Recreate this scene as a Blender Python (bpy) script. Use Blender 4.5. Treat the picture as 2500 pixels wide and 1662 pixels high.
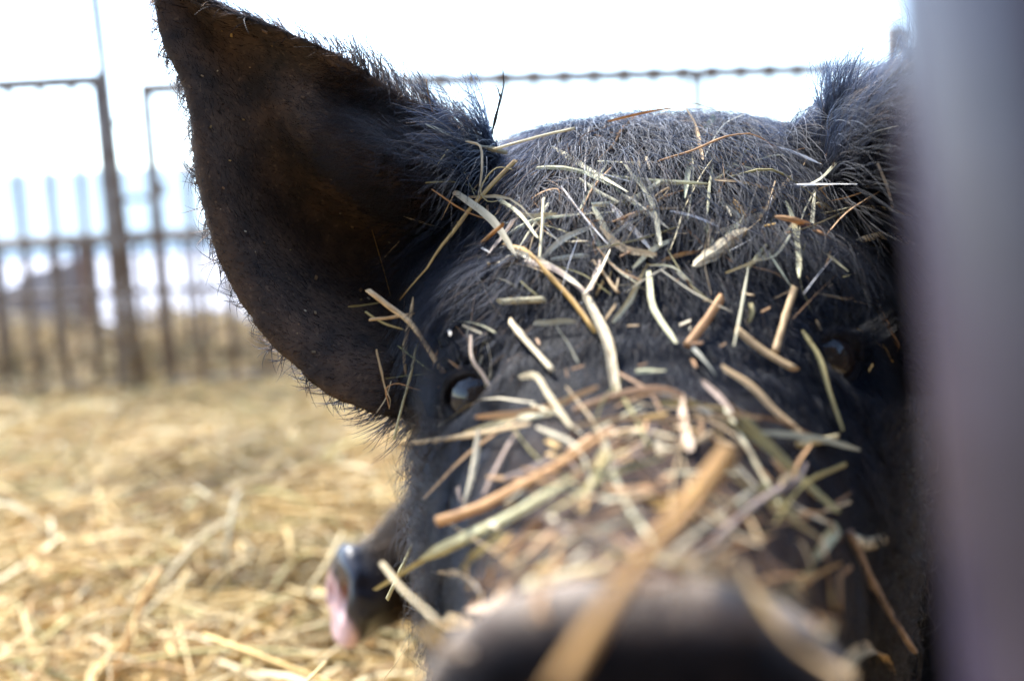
import bpy, bmesh, math, random
import numpy as np
from mathutils import Vector, Matrix, Euler, noise as mnoise
from mathutils.bvhtree import BVHTree
from mathutils.kdtree import KDTree

for o in list(bpy.data.objects):
    bpy.data.objects.remove(o)
scene = bpy.context.scene
COL = scene.collection
rng = np.random.default_rng(7)
random.seed(7)
R = math.radians

# ------------------------------------------------------------------ camera
CAM_H = 0.52
LENS = 35.0
F = 2500 * LENS / 36.0            # focal length in photo pixels
CAMM = Matrix.Translation((0, 0, CAM_H)) @ Matrix.Rotation(R(84), 4, 'X') @ Matrix.Rotation(R(-3), 4, 'Z')
cd = bpy.data.cameras.new('camera')
cd.lens = LENS; cd.sensor_width = 36.0; cd.clip_start = 0.01; cd.clip_end = 2000
cd.dof.use_dof = True; cd.dof.focus_distance = 0.485; cd.dof.aperture_fstop = 3.9; cd.dof.aperture_blades = 0
cam = bpy.data.objects.new('camera', cd); COL.objects.link(cam); cam.matrix_world = CAMM
scene.camera = cam

# ------------------------------------------------------------------ light
SUN_EL, SUN_ROT = R(52), R(-38)
w = bpy.data.worlds.new('World'); scene.world = w; w.use_nodes = True
nt = w.node_tree; bg = nt.nodes['Background']
sk = nt.nodes.new('ShaderNodeTexSky'); sk.sky_type = 'NISHITA'; sk.sun_disc = False
sk.sun_elevation = SUN_EL; sk.sun_rotation = SUN_ROT; sk.air_density = 1.0; sk.dust_density = 0.5; sk.ozone_density = 1.0
nt.links.new(sk.outputs[0], bg.inputs[0]); bg.inputs[1].default_value = 0.13
sl = bpy.data.lights.new('sun', 'SUN'); sl.energy = 2.2; sl.angle = R(9); sl.color = (1.0, 0.97, 0.92)
sun = bpy.data.objects.new('sun', sl); COL.objects.link(sun)
sdir = Vector((math.sin(SUN_ROT) * math.cos(SUN_EL), math.cos(SUN_ROT) * math.cos(SUN_EL), math.sin(SUN_EL)))
sun.rotation_euler = (-sdir).to_track_quat('-Z', 'Y').to_euler()
scene.view_settings.view_transform = 'Standard'; scene.view_settings.look = 'None'
scene.view_settings.exposure = 2.5; scene.view_settings.gamma = 1.0
scene.view_settings.use_curve_mapping = False
scene.cycles.use_denoising = True
try:
    scene.cycles.denoiser = 'OPENIMAGEDENOISE'
    scene.cycles_curves.shape = 'RIBBONS'
except Exception as e:
    print(e)
scene.cycles.max_bounces = 6
scene.cycles.transparent_max_bounces = 6
scene.cycles.sample_clamp_indirect = 6.0

# ------------------------------------------------------------------ coordinates
CM = np.array(CAMM)
def C2W(a):
    """camera-frame points (X right, Y depth, Z up) to world"""
    a = np.asarray(a, float).reshape(-1, 3)
    c = np.stack([a[:, 0], a[:, 2], -a[:, 1]], 1)
    return c @ CM[:3, :3].T + CM[:3, 3]
def W2C(a):
    a = np.asarray(a, float).reshape(-1, 3)
    c = (a - CM[:3, 3]) @ CM[:3, :3]
    return np.stack([c[:, 0], -c[:, 2], c[:, 1]], 1)
def V2C(v):
    c = np.asarray(v, float) @ CM[:3, :3]
    return np.stack([c[:, 0], -c[:, 2], c[:, 1]], 1)
def PX(px, py, d):
    return np.array([(px - 1250) / F * d, d, (831 - py) / F * d])
def W(px, py, d):
    return Vector(C2W(PX(px, py, d))[0])
def at_y(px, py, y):
    """world point where the ray through a pixel meets the vertical plane y"""
    p = W(px, py, 1.0); o = Vector((0, 0, CAM_H)); r = p - o
    return o + r * (y / r.y)

# ------------------------------------------------------------------ object helpers
def mk(name, verts, faces, mat, parent=None, smooth=True, uv=None, col=None):
    v = np.asarray(verts, float)
    if parent is not None:
        v = v - np.array(parent_world(parent))
    me = bpy.data.meshes.new(name)
    me.from_pydata(v.tolist(), [], faces if isinstance(faces, list) else faces.tolist())
    me.update()
    if smooth:
        me.polygons.foreach_set('use_smooth', np.ones(len(me.polygons), bool))
    if mat: me.materials.append(mat)
    if uv is not None:
        lay = me.uv_layers.new(name='UVMap')
        li = np.empty(len(me.loops), int); me.loops.foreach_get('vertex_index', li)
        lay.data.foreach_set('uv', np.asarray(uv, float)[li].ravel())
    if col is not None:
        ca = me.color_attributes.new('tint', 'FLOAT_COLOR', 'POINT')
        c = np.ones((len(v), 4)); c[:, :3] = col
        ca.data.foreach_set('color', c.ravel())
    o = bpy.data.objects.new(name, me); COL.objects.link(o)
    if parent is not None: o.parent = parent
    return o
def parent_world(p):
    loc = Vector(p.location)
    while p.parent is not None:
        p = p.parent; loc = loc + Vector(p.location)
    return loc
def empty(name, loc):
    o = bpy.data.objects.new(name, None); COL.objects.link(o); o.location = loc
    o.empty_display_size = 0.05
    return o
def tag(o, label=None, cat=None, group=None, kind=None):
    if label: o['label'] = label
    if cat: o['category'] = cat
    if group: o['group'] = group
    if kind: o['kind'] = kind
    return o
def recenter(o):
    """move a mesh object's origin to the base of its geometry"""
    n = len(o.data.vertices); v = np.empty(n * 3); o.data.vertices.foreach_get('co', v); v = v.reshape(-1, 3)
    c = (v.min(0) + v.max(0)) / 2
    o.data.vertices.foreach_set('co', (v - c).ravel()); o.location = c; o.data.update()
    return o

# ------------------------------------------------------------------ materials
def mat(name, base=(0.5, 0.5, 0.5), rough=0.6, spec=0.5, metallic=0.0):
    m = bpy.data.materials.new(name); m.use_nodes = True
    b = m.node_tree.nodes['Principled BSDF']
    b.inputs['Base Color'].default_value = (*base, 1); b.inputs['Roughness'].default_value = rough
    b.inputs['Specular IOR Level'].default_value = spec; b.inputs['Metallic'].default_value = metallic
    return m
def nodes(m): return m.node_tree.nodes, m.node_tree.links, m.node_tree.nodes['Principled BSDF']
def noise_mix(m, c1, c2, scale, detail=4, lo=0.35, hi=0.65, coord='Object', rough=None, bump=0.0, bscale=None, bdist=0.002):
    N, L, b = nodes(m)
    tc = N.new('ShaderNodeTexCoord')
    n = N.new('ShaderNodeTexNoise'); n.inputs['Scale'].default_value = scale; n.inputs['Detail'].default_value = detail
    L.new(tc.outputs[coord], n.inputs['Vector'])
    r = N.new('ShaderNodeValToRGB'); r.color_ramp.elements[0].position = lo; r.color_ramp.elements[1].position = hi
    r.color_ramp.elements[0].color = (*c1, 1); r.color_ramp.elements[1].color = (*c2, 1)
    L.new(n.outputs[0], r.inputs[0]); L.new(r.outputs[0], b.inputs['Base Color'])
    if bump:
        n2 = N.new('ShaderNodeTexNoise'); n2.inputs['Scale'].default_value = bscale or scale * 4; n2.inputs['Detail'].default_value = 4
        L.new(tc.outputs[coord], n2.inputs['Vector'])
        bp = N.new('ShaderNodeBump'); bp.inputs['Strength'].default_value = bump; bp.inputs['Distance'].default_value = bdist
        L.new(n2.outputs[0], bp.inputs['Height']); L.new(bp.outputs[0], b.inputs['Normal'])
    return m

M = {}
M['yard'] = noise_mix(mat('pale_concrete', rough=0.9), (0.33, 0.33, 0.36), (0.44, 0.43, 0.45), 1.5, bump=0.2)
M['earth'] = noise_mix(mat('brown_earth', rough=0.95), (0.06, 0.045, 0.03), (0.12, 0.09, 0.06), 4, 6, bump=0.5)
M['bed'] = noise_mix(mat('straw_bedding', rough=0.95), (0.15, 0.10, 0.045), (0.36, 0.25, 0.12), 30, 6, bump=0.8, bscale=120, bdist=0.01)
M['rust'] = noise_mix(mat('rusty_steel', rough=0.7, metallic=0.2), (0.10, 0.055, 0.03), (0.24, 0.20, 0.17), 14, 5, bump=0.2)
M['sheet'] = noise_mix(mat('pale_blue_sheet', rough=0.6), (0.70, 0.76, 0.78), (0.78, 0.82, 0.83), 3)
def _tr(m):
    N, L, b = nodes(m); tr = N.new('ShaderNodeBsdfTranslucent'); tr.inputs[0].default_value = (0.80, 0.88, 0.90, 1)
    ms = N.new('ShaderNodeMixShader'); ms.inputs[0].default_value = 0.42
    L.new(b.outputs[0], ms.inputs[1]); L.new(tr.outputs[0], ms.inputs[2]); L.new(ms.outputs[0], N['Material Output'].inputs[0])
_tr(M['sheet'])
M['board'] = noise_mix(mat('weathered_board', rough=0.9), (0.16, 0.13, 0.125), (0.34, 0.31, 0.30), 9, 5, bump=0.3)
M['brown_board'] = noise_mix(mat('brown_board', rough=0.9), (0.11, 0.06, 0.04), (0.20, 0.12, 0.085), 9, 5)
M['post'] = noise_mix(mat('painted_post', rough=0.33, spec=0.55), (0.022, 0.017, 0.031), (0.048, 0.037, 0.060), 26, 6, bump=0.05)

def straw_mat():
    m = bpy.data.materials.new('straw'); m.use_nodes = True
    N, L, b = nodes(m); b.inputs['Roughness'].default_value = 0.55; b.inputs['Specular IOR Level'].default_value = 0.35
    oi = N.new('ShaderNodeObjectInfo'); uv = N.new('ShaderNodeUVMap')
    mp = N.new('ShaderNodeMapping'); mp.inputs['Scale'].default_value = (6, 26, 1); L.new(uv.outputs[0], mp.inputs['Vector'])
    ad = N.new('ShaderNodeVectorMath'); ad.operation = 'ADD'; L.new(mp.outputs[0], ad.inputs[0])
    cm = N.new('ShaderNodeCombineXYZ'); mu = N.new('ShaderNodeMath'); mu.operation = 'MULTIPLY'; mu.inputs[1].default_value = 50
    L.new(oi.outputs['Random'], mu.inputs[0]); L.new(mu.outputs[0], cm.inputs[2]); L.new(cm.outputs[0], ad.inputs[1])
    n = N.new('ShaderNodeTexNoise'); n.inputs['Scale'].default_value = 1.0; n.inputs['Detail'].default_value = 5; L.new(ad.outputs[0], n.inputs['Vector'])
    r = N.new('ShaderNodeValToRGB'); r.color_ramp.elements[0].position = 0.30; r.color_ramp.elements[0].color = (0.34, 0.25, 0.16, 1)
    r.color_ramp.elements[1].position = 0.62; r.color_ramp.elements[1].color = (1.08, 1.06, 1.0, 1); L.new(n.outputs[0], r.inputs[0])
    mx = N.new('ShaderNodeMix'); mx.data_type = 'RGBA'; mx.blend_type = 'MULTIPLY'; mx.inputs[0].default_value = 1.0
    L.new(oi.outputs['Color'], mx.inputs[6]); L.new(r.outputs[0], mx.inputs[7]); L.new(mx.outputs[2], b.inputs['Base Color'])
    bp = N.new('ShaderNodeBump'); bp.inputs['Strength'].default_value = 0.35; bp.inputs['Distance'].default_value = 0.0006
    L.new(n.outputs[0], bp.inputs['Height']); L.new(bp.outputs[0], b.inputs['Normal'])
    tr = N.new('ShaderNodeBsdfTranslucent'); L.new(mx.outputs[2], tr.inputs[0])
    ms = N.new('ShaderNodeMixShader'); ms.inputs[0].default_value = 0.22
    out = N['Material Output']; L.new(b.outputs[0], ms.inputs[1]); L.new(tr.outputs[0], ms.inputs[2]); L.new(ms.outputs[0], out.inputs[0])
    return m
M['straw'] = straw_mat()
def tint_mat(name, rough=0.6, translucent=0.0):
    m = bpy.data.materials.new(name); m.use_nodes = True
    N, L, b = nodes(m); b.inputs['Roughness'].default_value = rough; b.inputs['Specular IOR Level'].default_value = 0.3
    a = N.new('ShaderNodeAttribute'); a.attribute_name = 'tint'; L.new(a.outputs['Color'], b.inputs['Base Color'])
    if translucent:
        tr = N.new('ShaderNodeBsdfTranslucent'); L.new(a.outputs['Color'], tr.inputs[0])
        ms = N.new('ShaderNodeMixShader'); ms.inputs[0].default_value = translucent
        L.new(b.outputs[0], ms.inputs[1]); L.new(tr.outputs[0], ms.inputs[2]); L.new(ms.outputs[0], N['Material Output'].inputs[0])
    return m
M['loose'] = tint_mat('loose_straw', 0.6, 0.2)

def skin_mat():
    """dark pig hide: colour masks come from the point attribute 'hide' (r ear brown, g wet nose plate, b muddy snout)"""
    m = bpy.data.materials.new('black_hide'); m.use_nodes = True
    N, L, b = nodes(m)
    tc = N.new('ShaderNodeTexCoord')
    at = N.new('ShaderNodeAttribute'); at.attribute_name = 'hide'
    sp = N.new('ShaderNodeSeparateColor'); L.new(at.outputs['Color'], sp.inputs[0])
    def nz(scale, detail=5, rough=0.6):
        n = N.new('ShaderNodeTexNoise'); n.inputs['Scale'].default_value = scale; n.inputs['Detail'].default_value = detail
        n.inputs['Roughness'].default_value = rough; L.new(tc.outputs['Object'], n.inputs['Vector']); return n
    def ramp(src, c1, c2, lo, hi):
        r = N.new('ShaderNodeValToRGB'); r.color_ramp.elements[0].position = lo; r.color_ramp.elements[1].position = hi
        r.color_ramp.elements[0].color = (*c1, 1); r.color_ramp.elements[1].color = (*c2, 1); L.new(src, r.inputs[0]); return r.outputs[0]
    def mix(f, a_, b_):
        x = N.new('ShaderNodeMix'); x.data_type = 'RGBA'; L.new(f, x.inputs[0]); L.new(a_, x.inputs[6]); L.new(b_, x.inputs[7]); return x.outputs[2]
    base = ramp(nz(60).outputs[0], (0.0018, 0.0023, 0.0046), (0.0045, 0.0050, 0.0082), 0.35, 0.65)  # blue-black hide; the blue also stands in for reflected sky sheen
    ear = ramp(nz(38, 7, 0.7).outputs[0], (0.030, 0.025, 0.022), (0.105, 0.066, 0.042), 0.36, 0.72)
    spk = ramp(nz(420, 3, 0.7).outputs[0], (0, 0, 0), (0.13, 0.085, 0.05), 0.58, 0.80)
    ad = N.new('ShaderNodeMix'); ad.data_type = 'RGBA'; ad.blend_type = 'ADD'; ad.inputs[0].default_value = 0.8
    L.new(ear, ad.inputs[6]); L.new(spk, ad.inputs[7])
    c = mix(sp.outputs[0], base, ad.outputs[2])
    mud = ramp(nz(70, 6, 0.65).outputs[0], (0.020, 0.012, 0.010), (0.12, 0.080, 0.058), 0.38, 0.68)
    c = mix(sp.outputs[2], c, mud)
    dust = ramp(nz(55, 5, 0.6).outputs[0], (0.10, 0.075, 0.06), (0.40, 0.33, 0.26), 0.34, 0.62)
    c = mix(at.outputs['Alpha'], c, dust)
    plate = ramp(nz(90, 4).outputs[0], (0.004, 0.003, 0.003), (0.012, 0.009, 0.008), 0.35, 0.7)
    c = mix(sp.outputs[1], c, plate)
    L.new(c, b.inputs['Base Color'])
    rr = N.new('ShaderNodeMapRange'); rr.inputs[3].default_value = 0.55; rr.inputs[4].default_value = 0.30
    L.new(sp.outputs[1], rr.inputs[0]); L.new(rr.outputs[0], b.inputs['Roughness'])
    sr = N.new('ShaderNodeMapRange'); sr.inputs[3].default_value = 0.06; sr.inputs[4].default_value = 0.10
    L.new(sp.outputs[1], sr.inputs[0]); L.new(sr.outputs[0], b.inputs['Specular IOR Level'])
    bp = N.new('ShaderNodeBump'); bp.inputs['Strength'].default_value = 0.5; bp.inputs['Distance'].default_value = 0.0015
    L.new(nz(260, 5, 0.7).outputs[0], bp.inputs['Height']); L.new(bp.outputs[0], b.inputs['Normal'])
    return m
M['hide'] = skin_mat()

def hair_mat(name, c, rough=0.35):
    m = bpy.data.materials.new(name); m.use_nodes = True
    N, L = m.node_tree.nodes, m.node_tree.links
    N.remove(N['Principled BSDF'])
    h = N.new('ShaderNodeBsdfHairPrincipled'); h.model = 'CHIANG'; h.parametrization = 'COLOR'
    at = N.new('ShaderNodeAttribute'); at.attribute_name = 'hair_tint'
    L.new(at.outputs['Color'], h.inputs['Color'])
    h.inputs['Roughness'].default_value = rough; h.inputs['IOR'].default_value = 1.21; h.inputs['Radial Roughness'].default_value = 0.45
    L.new(h.outputs[0], N['Material Output'].inputs[0])
    return m
M['hair'] = hair_mat('bristle', (0.03, 0.03, 0.03))

# ------------------------------------------------------------------ primitives
def box_vf(c, sx, sy, sz, rot=None):
    v = np.array([[x, y, z] for x in (-sx / 2, sx / 2) for y in (-sy / 2, sy / 2) for z in (-sz / 2, sz / 2)])
    if rot is not None: v = v @ np.array(rot).T
    return v + np.array(c), [[0, 1, 3, 2], [4, 6, 7, 5], [0, 4, 5, 1], [2, 3, 7, 6], [0, 2, 6, 4], [1, 5, 7, 3]]
def tube_vf(path, radii, k=10, cap=True, flat=1.0, nrm=None):
    """tube along a path; radii scalar or list; flat squashes it along the local normal"""
    P = np.asarray(path, float); n = len(P)
    r = np.broadcast_to(np.asarray(radii, float), (n,))
    T = np.gradient(P, axis=0); T /= np.linalg.norm(T, axis=1)[:, None] + 1e-12
    if nrm is None:
        a = np.array([0, 0, 1.0]) if abs(T[:, 2]).mean() < 0.8 else np.array([1.0, 0, 0])
        nrm = np.tile(a, (n, 1))
    else:
        nrm = np.broadcast_to(np.asarray(nrm, float), (n, 3))
    S = np.cross(T, nrm); S /= np.linalg.norm(S, axis=1)[:, None] + 1e-12
    U = np.cross(S, T)
    an = np.arange(k) / k * 2 * math.pi
    V = P[:, None] + r[:, None, None] * (S[:, None] * np.cos(an)[None, :, None] + U[:, None] * (flat * np.sin(an))[None, :, None])
    V = V.reshape(-1, 3); Fc = []
    for i in range(n - 1):
        for j in range(k):
            Fc.append([i * k + j, i * k + (j + 1) % k, (i + 1) * k + (j + 1) % k, (i + 1) * k + j])
    if cap:
        Fc.append(list(range(k))[::-1]); Fc.append([(n - 1) * k + j for j in range(k)])
    uv = np.stack([np.repeat(np.linspace(0, 1, n), k), np.tile(an / (2 * math.pi), n)], 1)
    return V, Fc, uv
def grid_faces(n, m, off=0, flip=False):
    f = []
    for i in range(n - 1):
        for j in range(m - 1):
            q = [off + i * m + j, off + i * m + j + 1, off + (i + 1) * m + j + 1, off + (i + 1) * m + j]
            f.append(q[::-1] if flip else q)
    return f
def join(parts):
    V, Fc, o = [], [], 0
    for p in parts:
        v, f = p[0], p[1]
        V.append(np.asarray(v)); Fc += [[i + o for i in q] for q in f]; o += len(v)
    return np.concatenate(V), Fc
def ellipsoid_vf(c, r, rot=None, nu=20, nv=12):
    V = []
    for i in range(nv + 1):
        t = math.pi * i / nv
        for j in range(nu):
            a = 2 * math.pi * j / nu
            V.append([math.sin(t) * math.cos(a), math.sin(t) * math.sin(a), math.cos(t)])
    V = np.array(V) * np.array(r)
    if rot is not None: V = V @ np.array(rot).T
    f = []
    for i in range(nv):
        for j in range(nu):
            f.append([i * nu + j, (i + 1) * nu + j, (i + 1) * nu + (j + 1) % nu, i * nu + (j + 1) % nu])
    return V + np.array(c), f
def remesh(v, f, voxel, smooth_iter=3):
    me = bpy.data.meshes.new('tmp'); me.from_pydata(np.asarray(v).tolist(), [], f); me.update()
    bm = bmesh.new(); bm.from_mesh(me)
    bmesh.ops.remove_doubles(bm, verts=bm.verts, dist=1e-6)
    bmesh.ops.recalc_face_normals(bm, faces=bm.faces); bm.to_mesh(me); bm.free()
    o = bpy.data.objects.new('tmp', me); COL.objects.link(o)
    md = o.modifiers.new('r', 'REMESH'); md.mode = 'VOXEL'; md.voxel_size = voxel
    if smooth_iter:
        ms = o.modifiers.new('s', 'SMOOTH'); ms.factor = 0.5; ms.iterations = smooth_iter
    dg = bpy.context.evaluated_depsgraph_get(); dg.update()
    out = bpy.data.meshes.new_from_object(o.evaluated_get(dg))
    bpy.data.objects.remove(o)
    n = len(out.vertices); co = np.empty(n * 3); out.vertices.foreach_get('co', co)
    fc = [list(p.vertices) for p in out.polygons]
    bpy.data.meshes.remove(out)
    return co.reshape(-1, 3), fc
def smoothstep(a, b, x):
    t = np.clip((x - a) / (b - a), 0, 1); return t * t * (3 - 2 * t)

# ================================================================== SETTING
def setting():
    S = 900
    g = mk('ground', [[-S, -S, -0.12], [S, -S, -0.12], [S, S, -0.12], [-S, S, -0.12]], [[0, 1, 2, 3]], M['earth'], smooth=False)
    tag(g, kind='structure')
    # pale yard rising behind the pen, then level to the horizon
    prof = [(4.9, -0.11), (5.6, 0.0), (7.0, 0.18), (8.5, 0.42), (10.0, 0.58), (14.0, 0.66), (60, 0.68), (S, 0.68)]
    V = [[x, y, z] for (y, z) in prof for x in (-S, -30, -8, 8, 30, S)]
    y_ = mk('yard', V, grid_faces(len(prof), 6), M['yard']); tag(y_, kind='structure')
    # bedding: a bumpy sheet of trampled straw, heaped along and behind the gates
    nx, ny = 150, 120
    xs = np.linspace(-4.5, 4.5, nx); ys = np.linspace(-1.5, 5.35, ny)
    V = []
    for y in ys:
        for x in xs:
            h = 0.03 * mnoise.noise(Vector((x * 2.2, y * 2.2, 0))) + 0.012 * mnoise.noise(Vector((x * 9, y * 9, 3)))
            bank = smoothstep(4.12, 4.6, y) * (0.21 + 0.10 * mnoise.noise(Vector((x * 1.7, 0.3, 5)))) * (1 - smoothstep(5.0, 5.35, y))
            edge = min(x + 4.5, 4.5 - x, y + 1.5, 5.35 - y)
            h = h * (1 - 0.6 * smoothstep(2.5, 3.8, y)) - 0.050 * smoothstep(1.8, 3.4, y)
            V.append([x, y, (0.0 + h + bank) * smoothstep(0, 0.25, edge) - 0.11 * (1 - smoothstep(0, 0.2, edge))])
    o = mk('straw_bedding', V, grid_faces(ny, nx), M['bed']); tag(o, kind='structure')
    global BED
    BED = BVHTree.FromPolygons(V, grid_faces(ny, nx))
setting()
def bed_z(x, y):
    h = BED.ray_cast(Vector((x, y, 3)), Vector((0, 0, -1)))
    return h[0].z if h[0] is not None else 0.0

def loose_straw(name, x, y, n_seed, Lr, Wr, lift, label, shade=1.0):
    """many loose stalks as one mesh"""
    n = len(x); r = np.random.default_rng(n_seed)
    z = np.array([bed_z(a, b) for a, b in zip(x, y)])
    az = r.uniform(0, 2 * math.pi, n); el = np.abs(r.normal(0, 0.28, n)) * r.choice([1, 1, -0.3], n)
    L = r.uniform(*Lr, n); Wd = r.uniform(*Wr, n)
    d = np.stack([np.cos(az) * np.cos(el), np.sin(az) * np.cos(el), np.sin(el)], 1)
    sd = np.stack([-np.sin(az), np.cos(az), np.zeros(n)], 1)
    arch = r.exponential(0.055, n) * L; bend = r.normal(0, 0.07, n) * L
    K = 6; t = np.linspace(0, 1, K)
    base = np.stack([x, y, z + r.exponential(lift, n)], 1)
    C = base[:, None] + d[:, None] * ((t - 0.5)[None, :, None] * L[:, None, None]) \
        + np.array([0, 0, 1.0]) * (4 * t * (1 - t))[None, :, None] * arch[:, None, None] \
        + sd[:, None] * ((t - 0.5) ** 2 * 4)[None, :, None] * bend[:, None, None]
    T = np.gradient(C, axis=1); T /= np.linalg.norm(T, axis=2)[..., None]
    ref = r.normal(0, 1, (n, 3)); ref[:, 2] += 1.0
    Sv = np.cross(T, ref[:, None]); Sv /= np.linalg.norm(Sv, axis=2)[..., None]
    U = np.cross(Sv, T)
    an = np.array([0, 0.5, 1, 1.5]) * math.pi
    prof = np.array([0.75, 1, 1, 1, 1, 0.6])
    fl = r.choice([0.25, 0.6, 0.9], n)
    V = C[:, :, None] + (Wd[:, None] * prof[None])[:, :, None, None] * 0.5 * (
        Sv[:, :, None] * np.cos(an)[None, None, :, None] + U[:, :, None] * np.sin(an)[None, None, :, None] * fl[:, None, None, None])
    V = V.reshape(-1, 3)
    f = []
    for i in range(K - 1):
        for j in range(4):
            f.append([i * 4 + j, i * 4 + (j + 1) % 4, (i + 1) * 4 + (j + 1) % 4, (i + 1) * 4 + j])
    f.append([3, 2, 1, 0]); f.append([(K - 1) * 4 + j for j in range(4)])
    f = np.array(f); Fc = (f[None] + (np.arange(n) * K * 4)[:, None, None]).reshape(-1, 4)
    pal = np.array([[0.66, 0.46, 0.18], [0.74, 0.56, 0.27], [0.38, 0.23, 0.085], [0.56, 0.48, 0.20], [0.84, 0.70, 0.42], [0.62, 0.38, 0.15]])
    ci = r.choice(len(pal), n, p=[0.32, 0.26, 0.15, 0.10, 0.12, 0.05])
    patchy = np.array([mnoise.noise(Vector((a * 2.3, b * 2.3, 9.0))) + 0.6 * mnoise.noise(Vector((a * 7, b * 7, 2.0))) for a, b in zip(x, y)])
    c = pal[ci] * r.uniform(0.72, 1.15, (n, 1)) * shade * np.clip(1.02 + 0.75 * np.minimum(patchy, 0.1), 0.4, 1.15)[:, None]
    c = np.repeat(c, K * 4, axis=0)
    o = mk(name, V, Fc, M['loose'], col=c)
    tag(o, label, 'straw', kind='stuff')
    return o

def floor_straw():
    r = np.random.default_rng(3)
    xs, ys = [], []
    def patch(n, y0, y1, xl, xr):
        y = r.uniform(y0, y1, n); x = r.uniform(0, 1, n) * (xr(y) - xl(y)) + xl(y)
        xs.append(x); ys.append(y)
    patch(4200, 0.55, 1.0, lambda y: -0.62 * y - 0.25, lambda y: 0.0 * y + 0.3)
    patch(8200, 1.0, 1.9, lambda y: -0.60 * y - 0.2, lambda y: 0.0 * y + 0.35)
    patch(6500, 1.9, 4.15, lambda y: -0.58 * y - 0.2, lambda y: 0.1 * y + 0.3)
    patch(900, 0.5, 4.0, lambda y: 0.0 * y + 0.3, lambda y: 0.55 * y + 0.3)
    loose_straw('loose_straw', np.concatenate(xs), np.concatenate(ys), 5, (0.06, 0.28), (0.0025, 0.0080), 0.022, 'golden loose straw spread over the pen floor')
    n = 2600
    loose_straw('straw_bank', r.uniform(-3.1, 2.6, n), r.uniform(4.15, 5.1, n), 6, (0.10, 0.35), (0.004, 0.009), 0.03, 'brownish straw heaped behind the rusty gates', 0.68)
floor_straw()

# ------------------------------------------------------------------ gates
def cyl_mesh(name, r, h, k=8):
    v, f, uv = tube_vf([[0, 0, 0], [0, 0, h * 0.5], [0, 0, h]], r, k)
    me = bpy.data.meshes.new(name); me.from_pydata(v.tolist(), [], f); me.update()
    me.polygons.foreach_set('use_smooth', np.ones(len(me.polygons), bool)); me.materials.append(M['rust'])
    return me
def rail(name, a, b, r, parent, m=None, k=8):
    v, f, uv = tube_vf([a, (np.array(a) + np.array(b)) / 2, b], r, k)
    return mk(name, v, f, m or M['rust'], parent)
def gate(p0, p1, top, label, bar_step, posts, mid=0.59, lumps=False, name='steel_gate', bar_r=0.0145):
    p0 = np.array(p0); p1 = np.array(p1); L = np.linalg.norm(p1 - p0); u = (p1 - p0) / L
    root = empty(name, (*((p0 + p1) / 2), 0.0)); tag(root, label, 'gate' if name == 'steel_gate' else 'hurdle', 'rusty gates along the far side of the pen')
    def q(s, z): return [p0[0] + u[0] * s, p0[1] + u[1] * s, z]
    rail('top_rail', q(-0.02, top), q(L + 0.02, top), 0.028, root)
    rail('middle_rail', q(0.016, mid), q(L - 0.016, mid), 0.014, root)
    rail('bottom_rail', q(0.016, 0.005), q(L - 0.016, 0.005), 0.014, root)
    for s in posts:
        rail('gate_stile', q(s, -0.06), q(s, top + 0.004), 0.026, root)
    bar = cyl_mesh('bar', bar_r, top - 0.005)
    s = bar_step
    while s < L - 0.04:
        if min(abs(s - a) for a in posts) > 0.05:
            o = bpy.data.objects.new('bar', bar); COL.objects.link(o); o.parent = root
            o.location = Vector(q(s, 0.005)) - root.location
            # added wedge under the top rail: bar top shaped as glare eats it
            g = q(s, top - 0.010)
            v, f = join([(np.array([[g[0] + a * u[0], g[1] + a * u[1] + dy, g[2] + b] for a, b in ((-0.022, 0), (0.022, 0), (0.0, -0.05)) for dy in (-0.004, 0.004)]),
                          [[0, 2, 4], [1, 5, 3], [0, 1, 3, 2], [2, 3, 5, 4], [4, 5, 1, 0]])])
            mk('glare_wedge', v, f, M['rust'], root, smooth=False)
            if lumps:
                v, f = ellipsoid_vf((g[0], g[1], top + 0.022), (0.034, 0.018, 0.020), None, 8, 6); mk('weld_lump', v, f, M['rust'], root)
        s += bar_step
    return root, q
GY = 4.0
xl = at_y(238, 205, GY).x
g1, q1 = gate((-3.3, GY), (xl, GY), 1.21, 'rusty barred gate beside the tall thin pole', 0.125, (0.0, (xl + 3.3)))
xr0 = at_y(352, 190, GY + 0.02).x
e = at_y(2165, 145, 4.5)
g2, q2 = gate((xr0, GY + 0.02), (e.x, 4.5), 1.17, 'long rusty gate whose top rail runs behind the pig', 0.13, (0.0, at_y(1030, 160, 4.2).x - xr0, at_y(1715, 160, 4.37).x - xr0, (e.x - xr0) * 1.02), lumps=True)
# raise the second gate's near end a little: its rails hang on a taller post
g3, q3 = gate((-3.4, 4.42), (-1.02, 4.46), 0.60, 'low rusty hurdle of close bars standing behind the gates', 0.098, (0.0, 1.14, 2.36), mid=0.36, name='steel_hurdle', bar_r=0.010)
pole_t, pole_b = at_y(250, -20, GY + 0.03), at_y(342, 905, GY + 0.03)
pr = empty('tall_pole', (pole_b.x, pole_b.y, 0)); tag(pr, 'tall thin steel pole standing between the two rusty gates', 'pole')
rail('shaft', list(pole_b - Vector((0, 0, 0.10))), list(pole_t + Vector((-0.05, 0, 0.6))), 0.024, pr)
for i, (px, py, wx, wz) in enumerate([(272, 392, 0.055, 0.05), (272, 300, 0.05, 0.02), (345, 485, 0.12, 0.02), (388, 462, 0.045, 0.05), (300, 590, 0.06, 0.03)]):
    c = at_y(px, py, GY + 0.01); v, f = box_vf(c, wx, 0.03, wz)
    mk('latch_plate', v, f, M['rust'], pr, smooth=False)
ep = at_y(2185, 140, 4.55); r2 = empty('end_post', (ep.x, ep.y, 0)); tag(r2, 'dark steel end post with a bracket beside the right ear', 'post')
rail('shaft', [ep.x, ep.y, -0.02], [ep.x, ep.y, 1.36], 0.024, r2)
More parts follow.
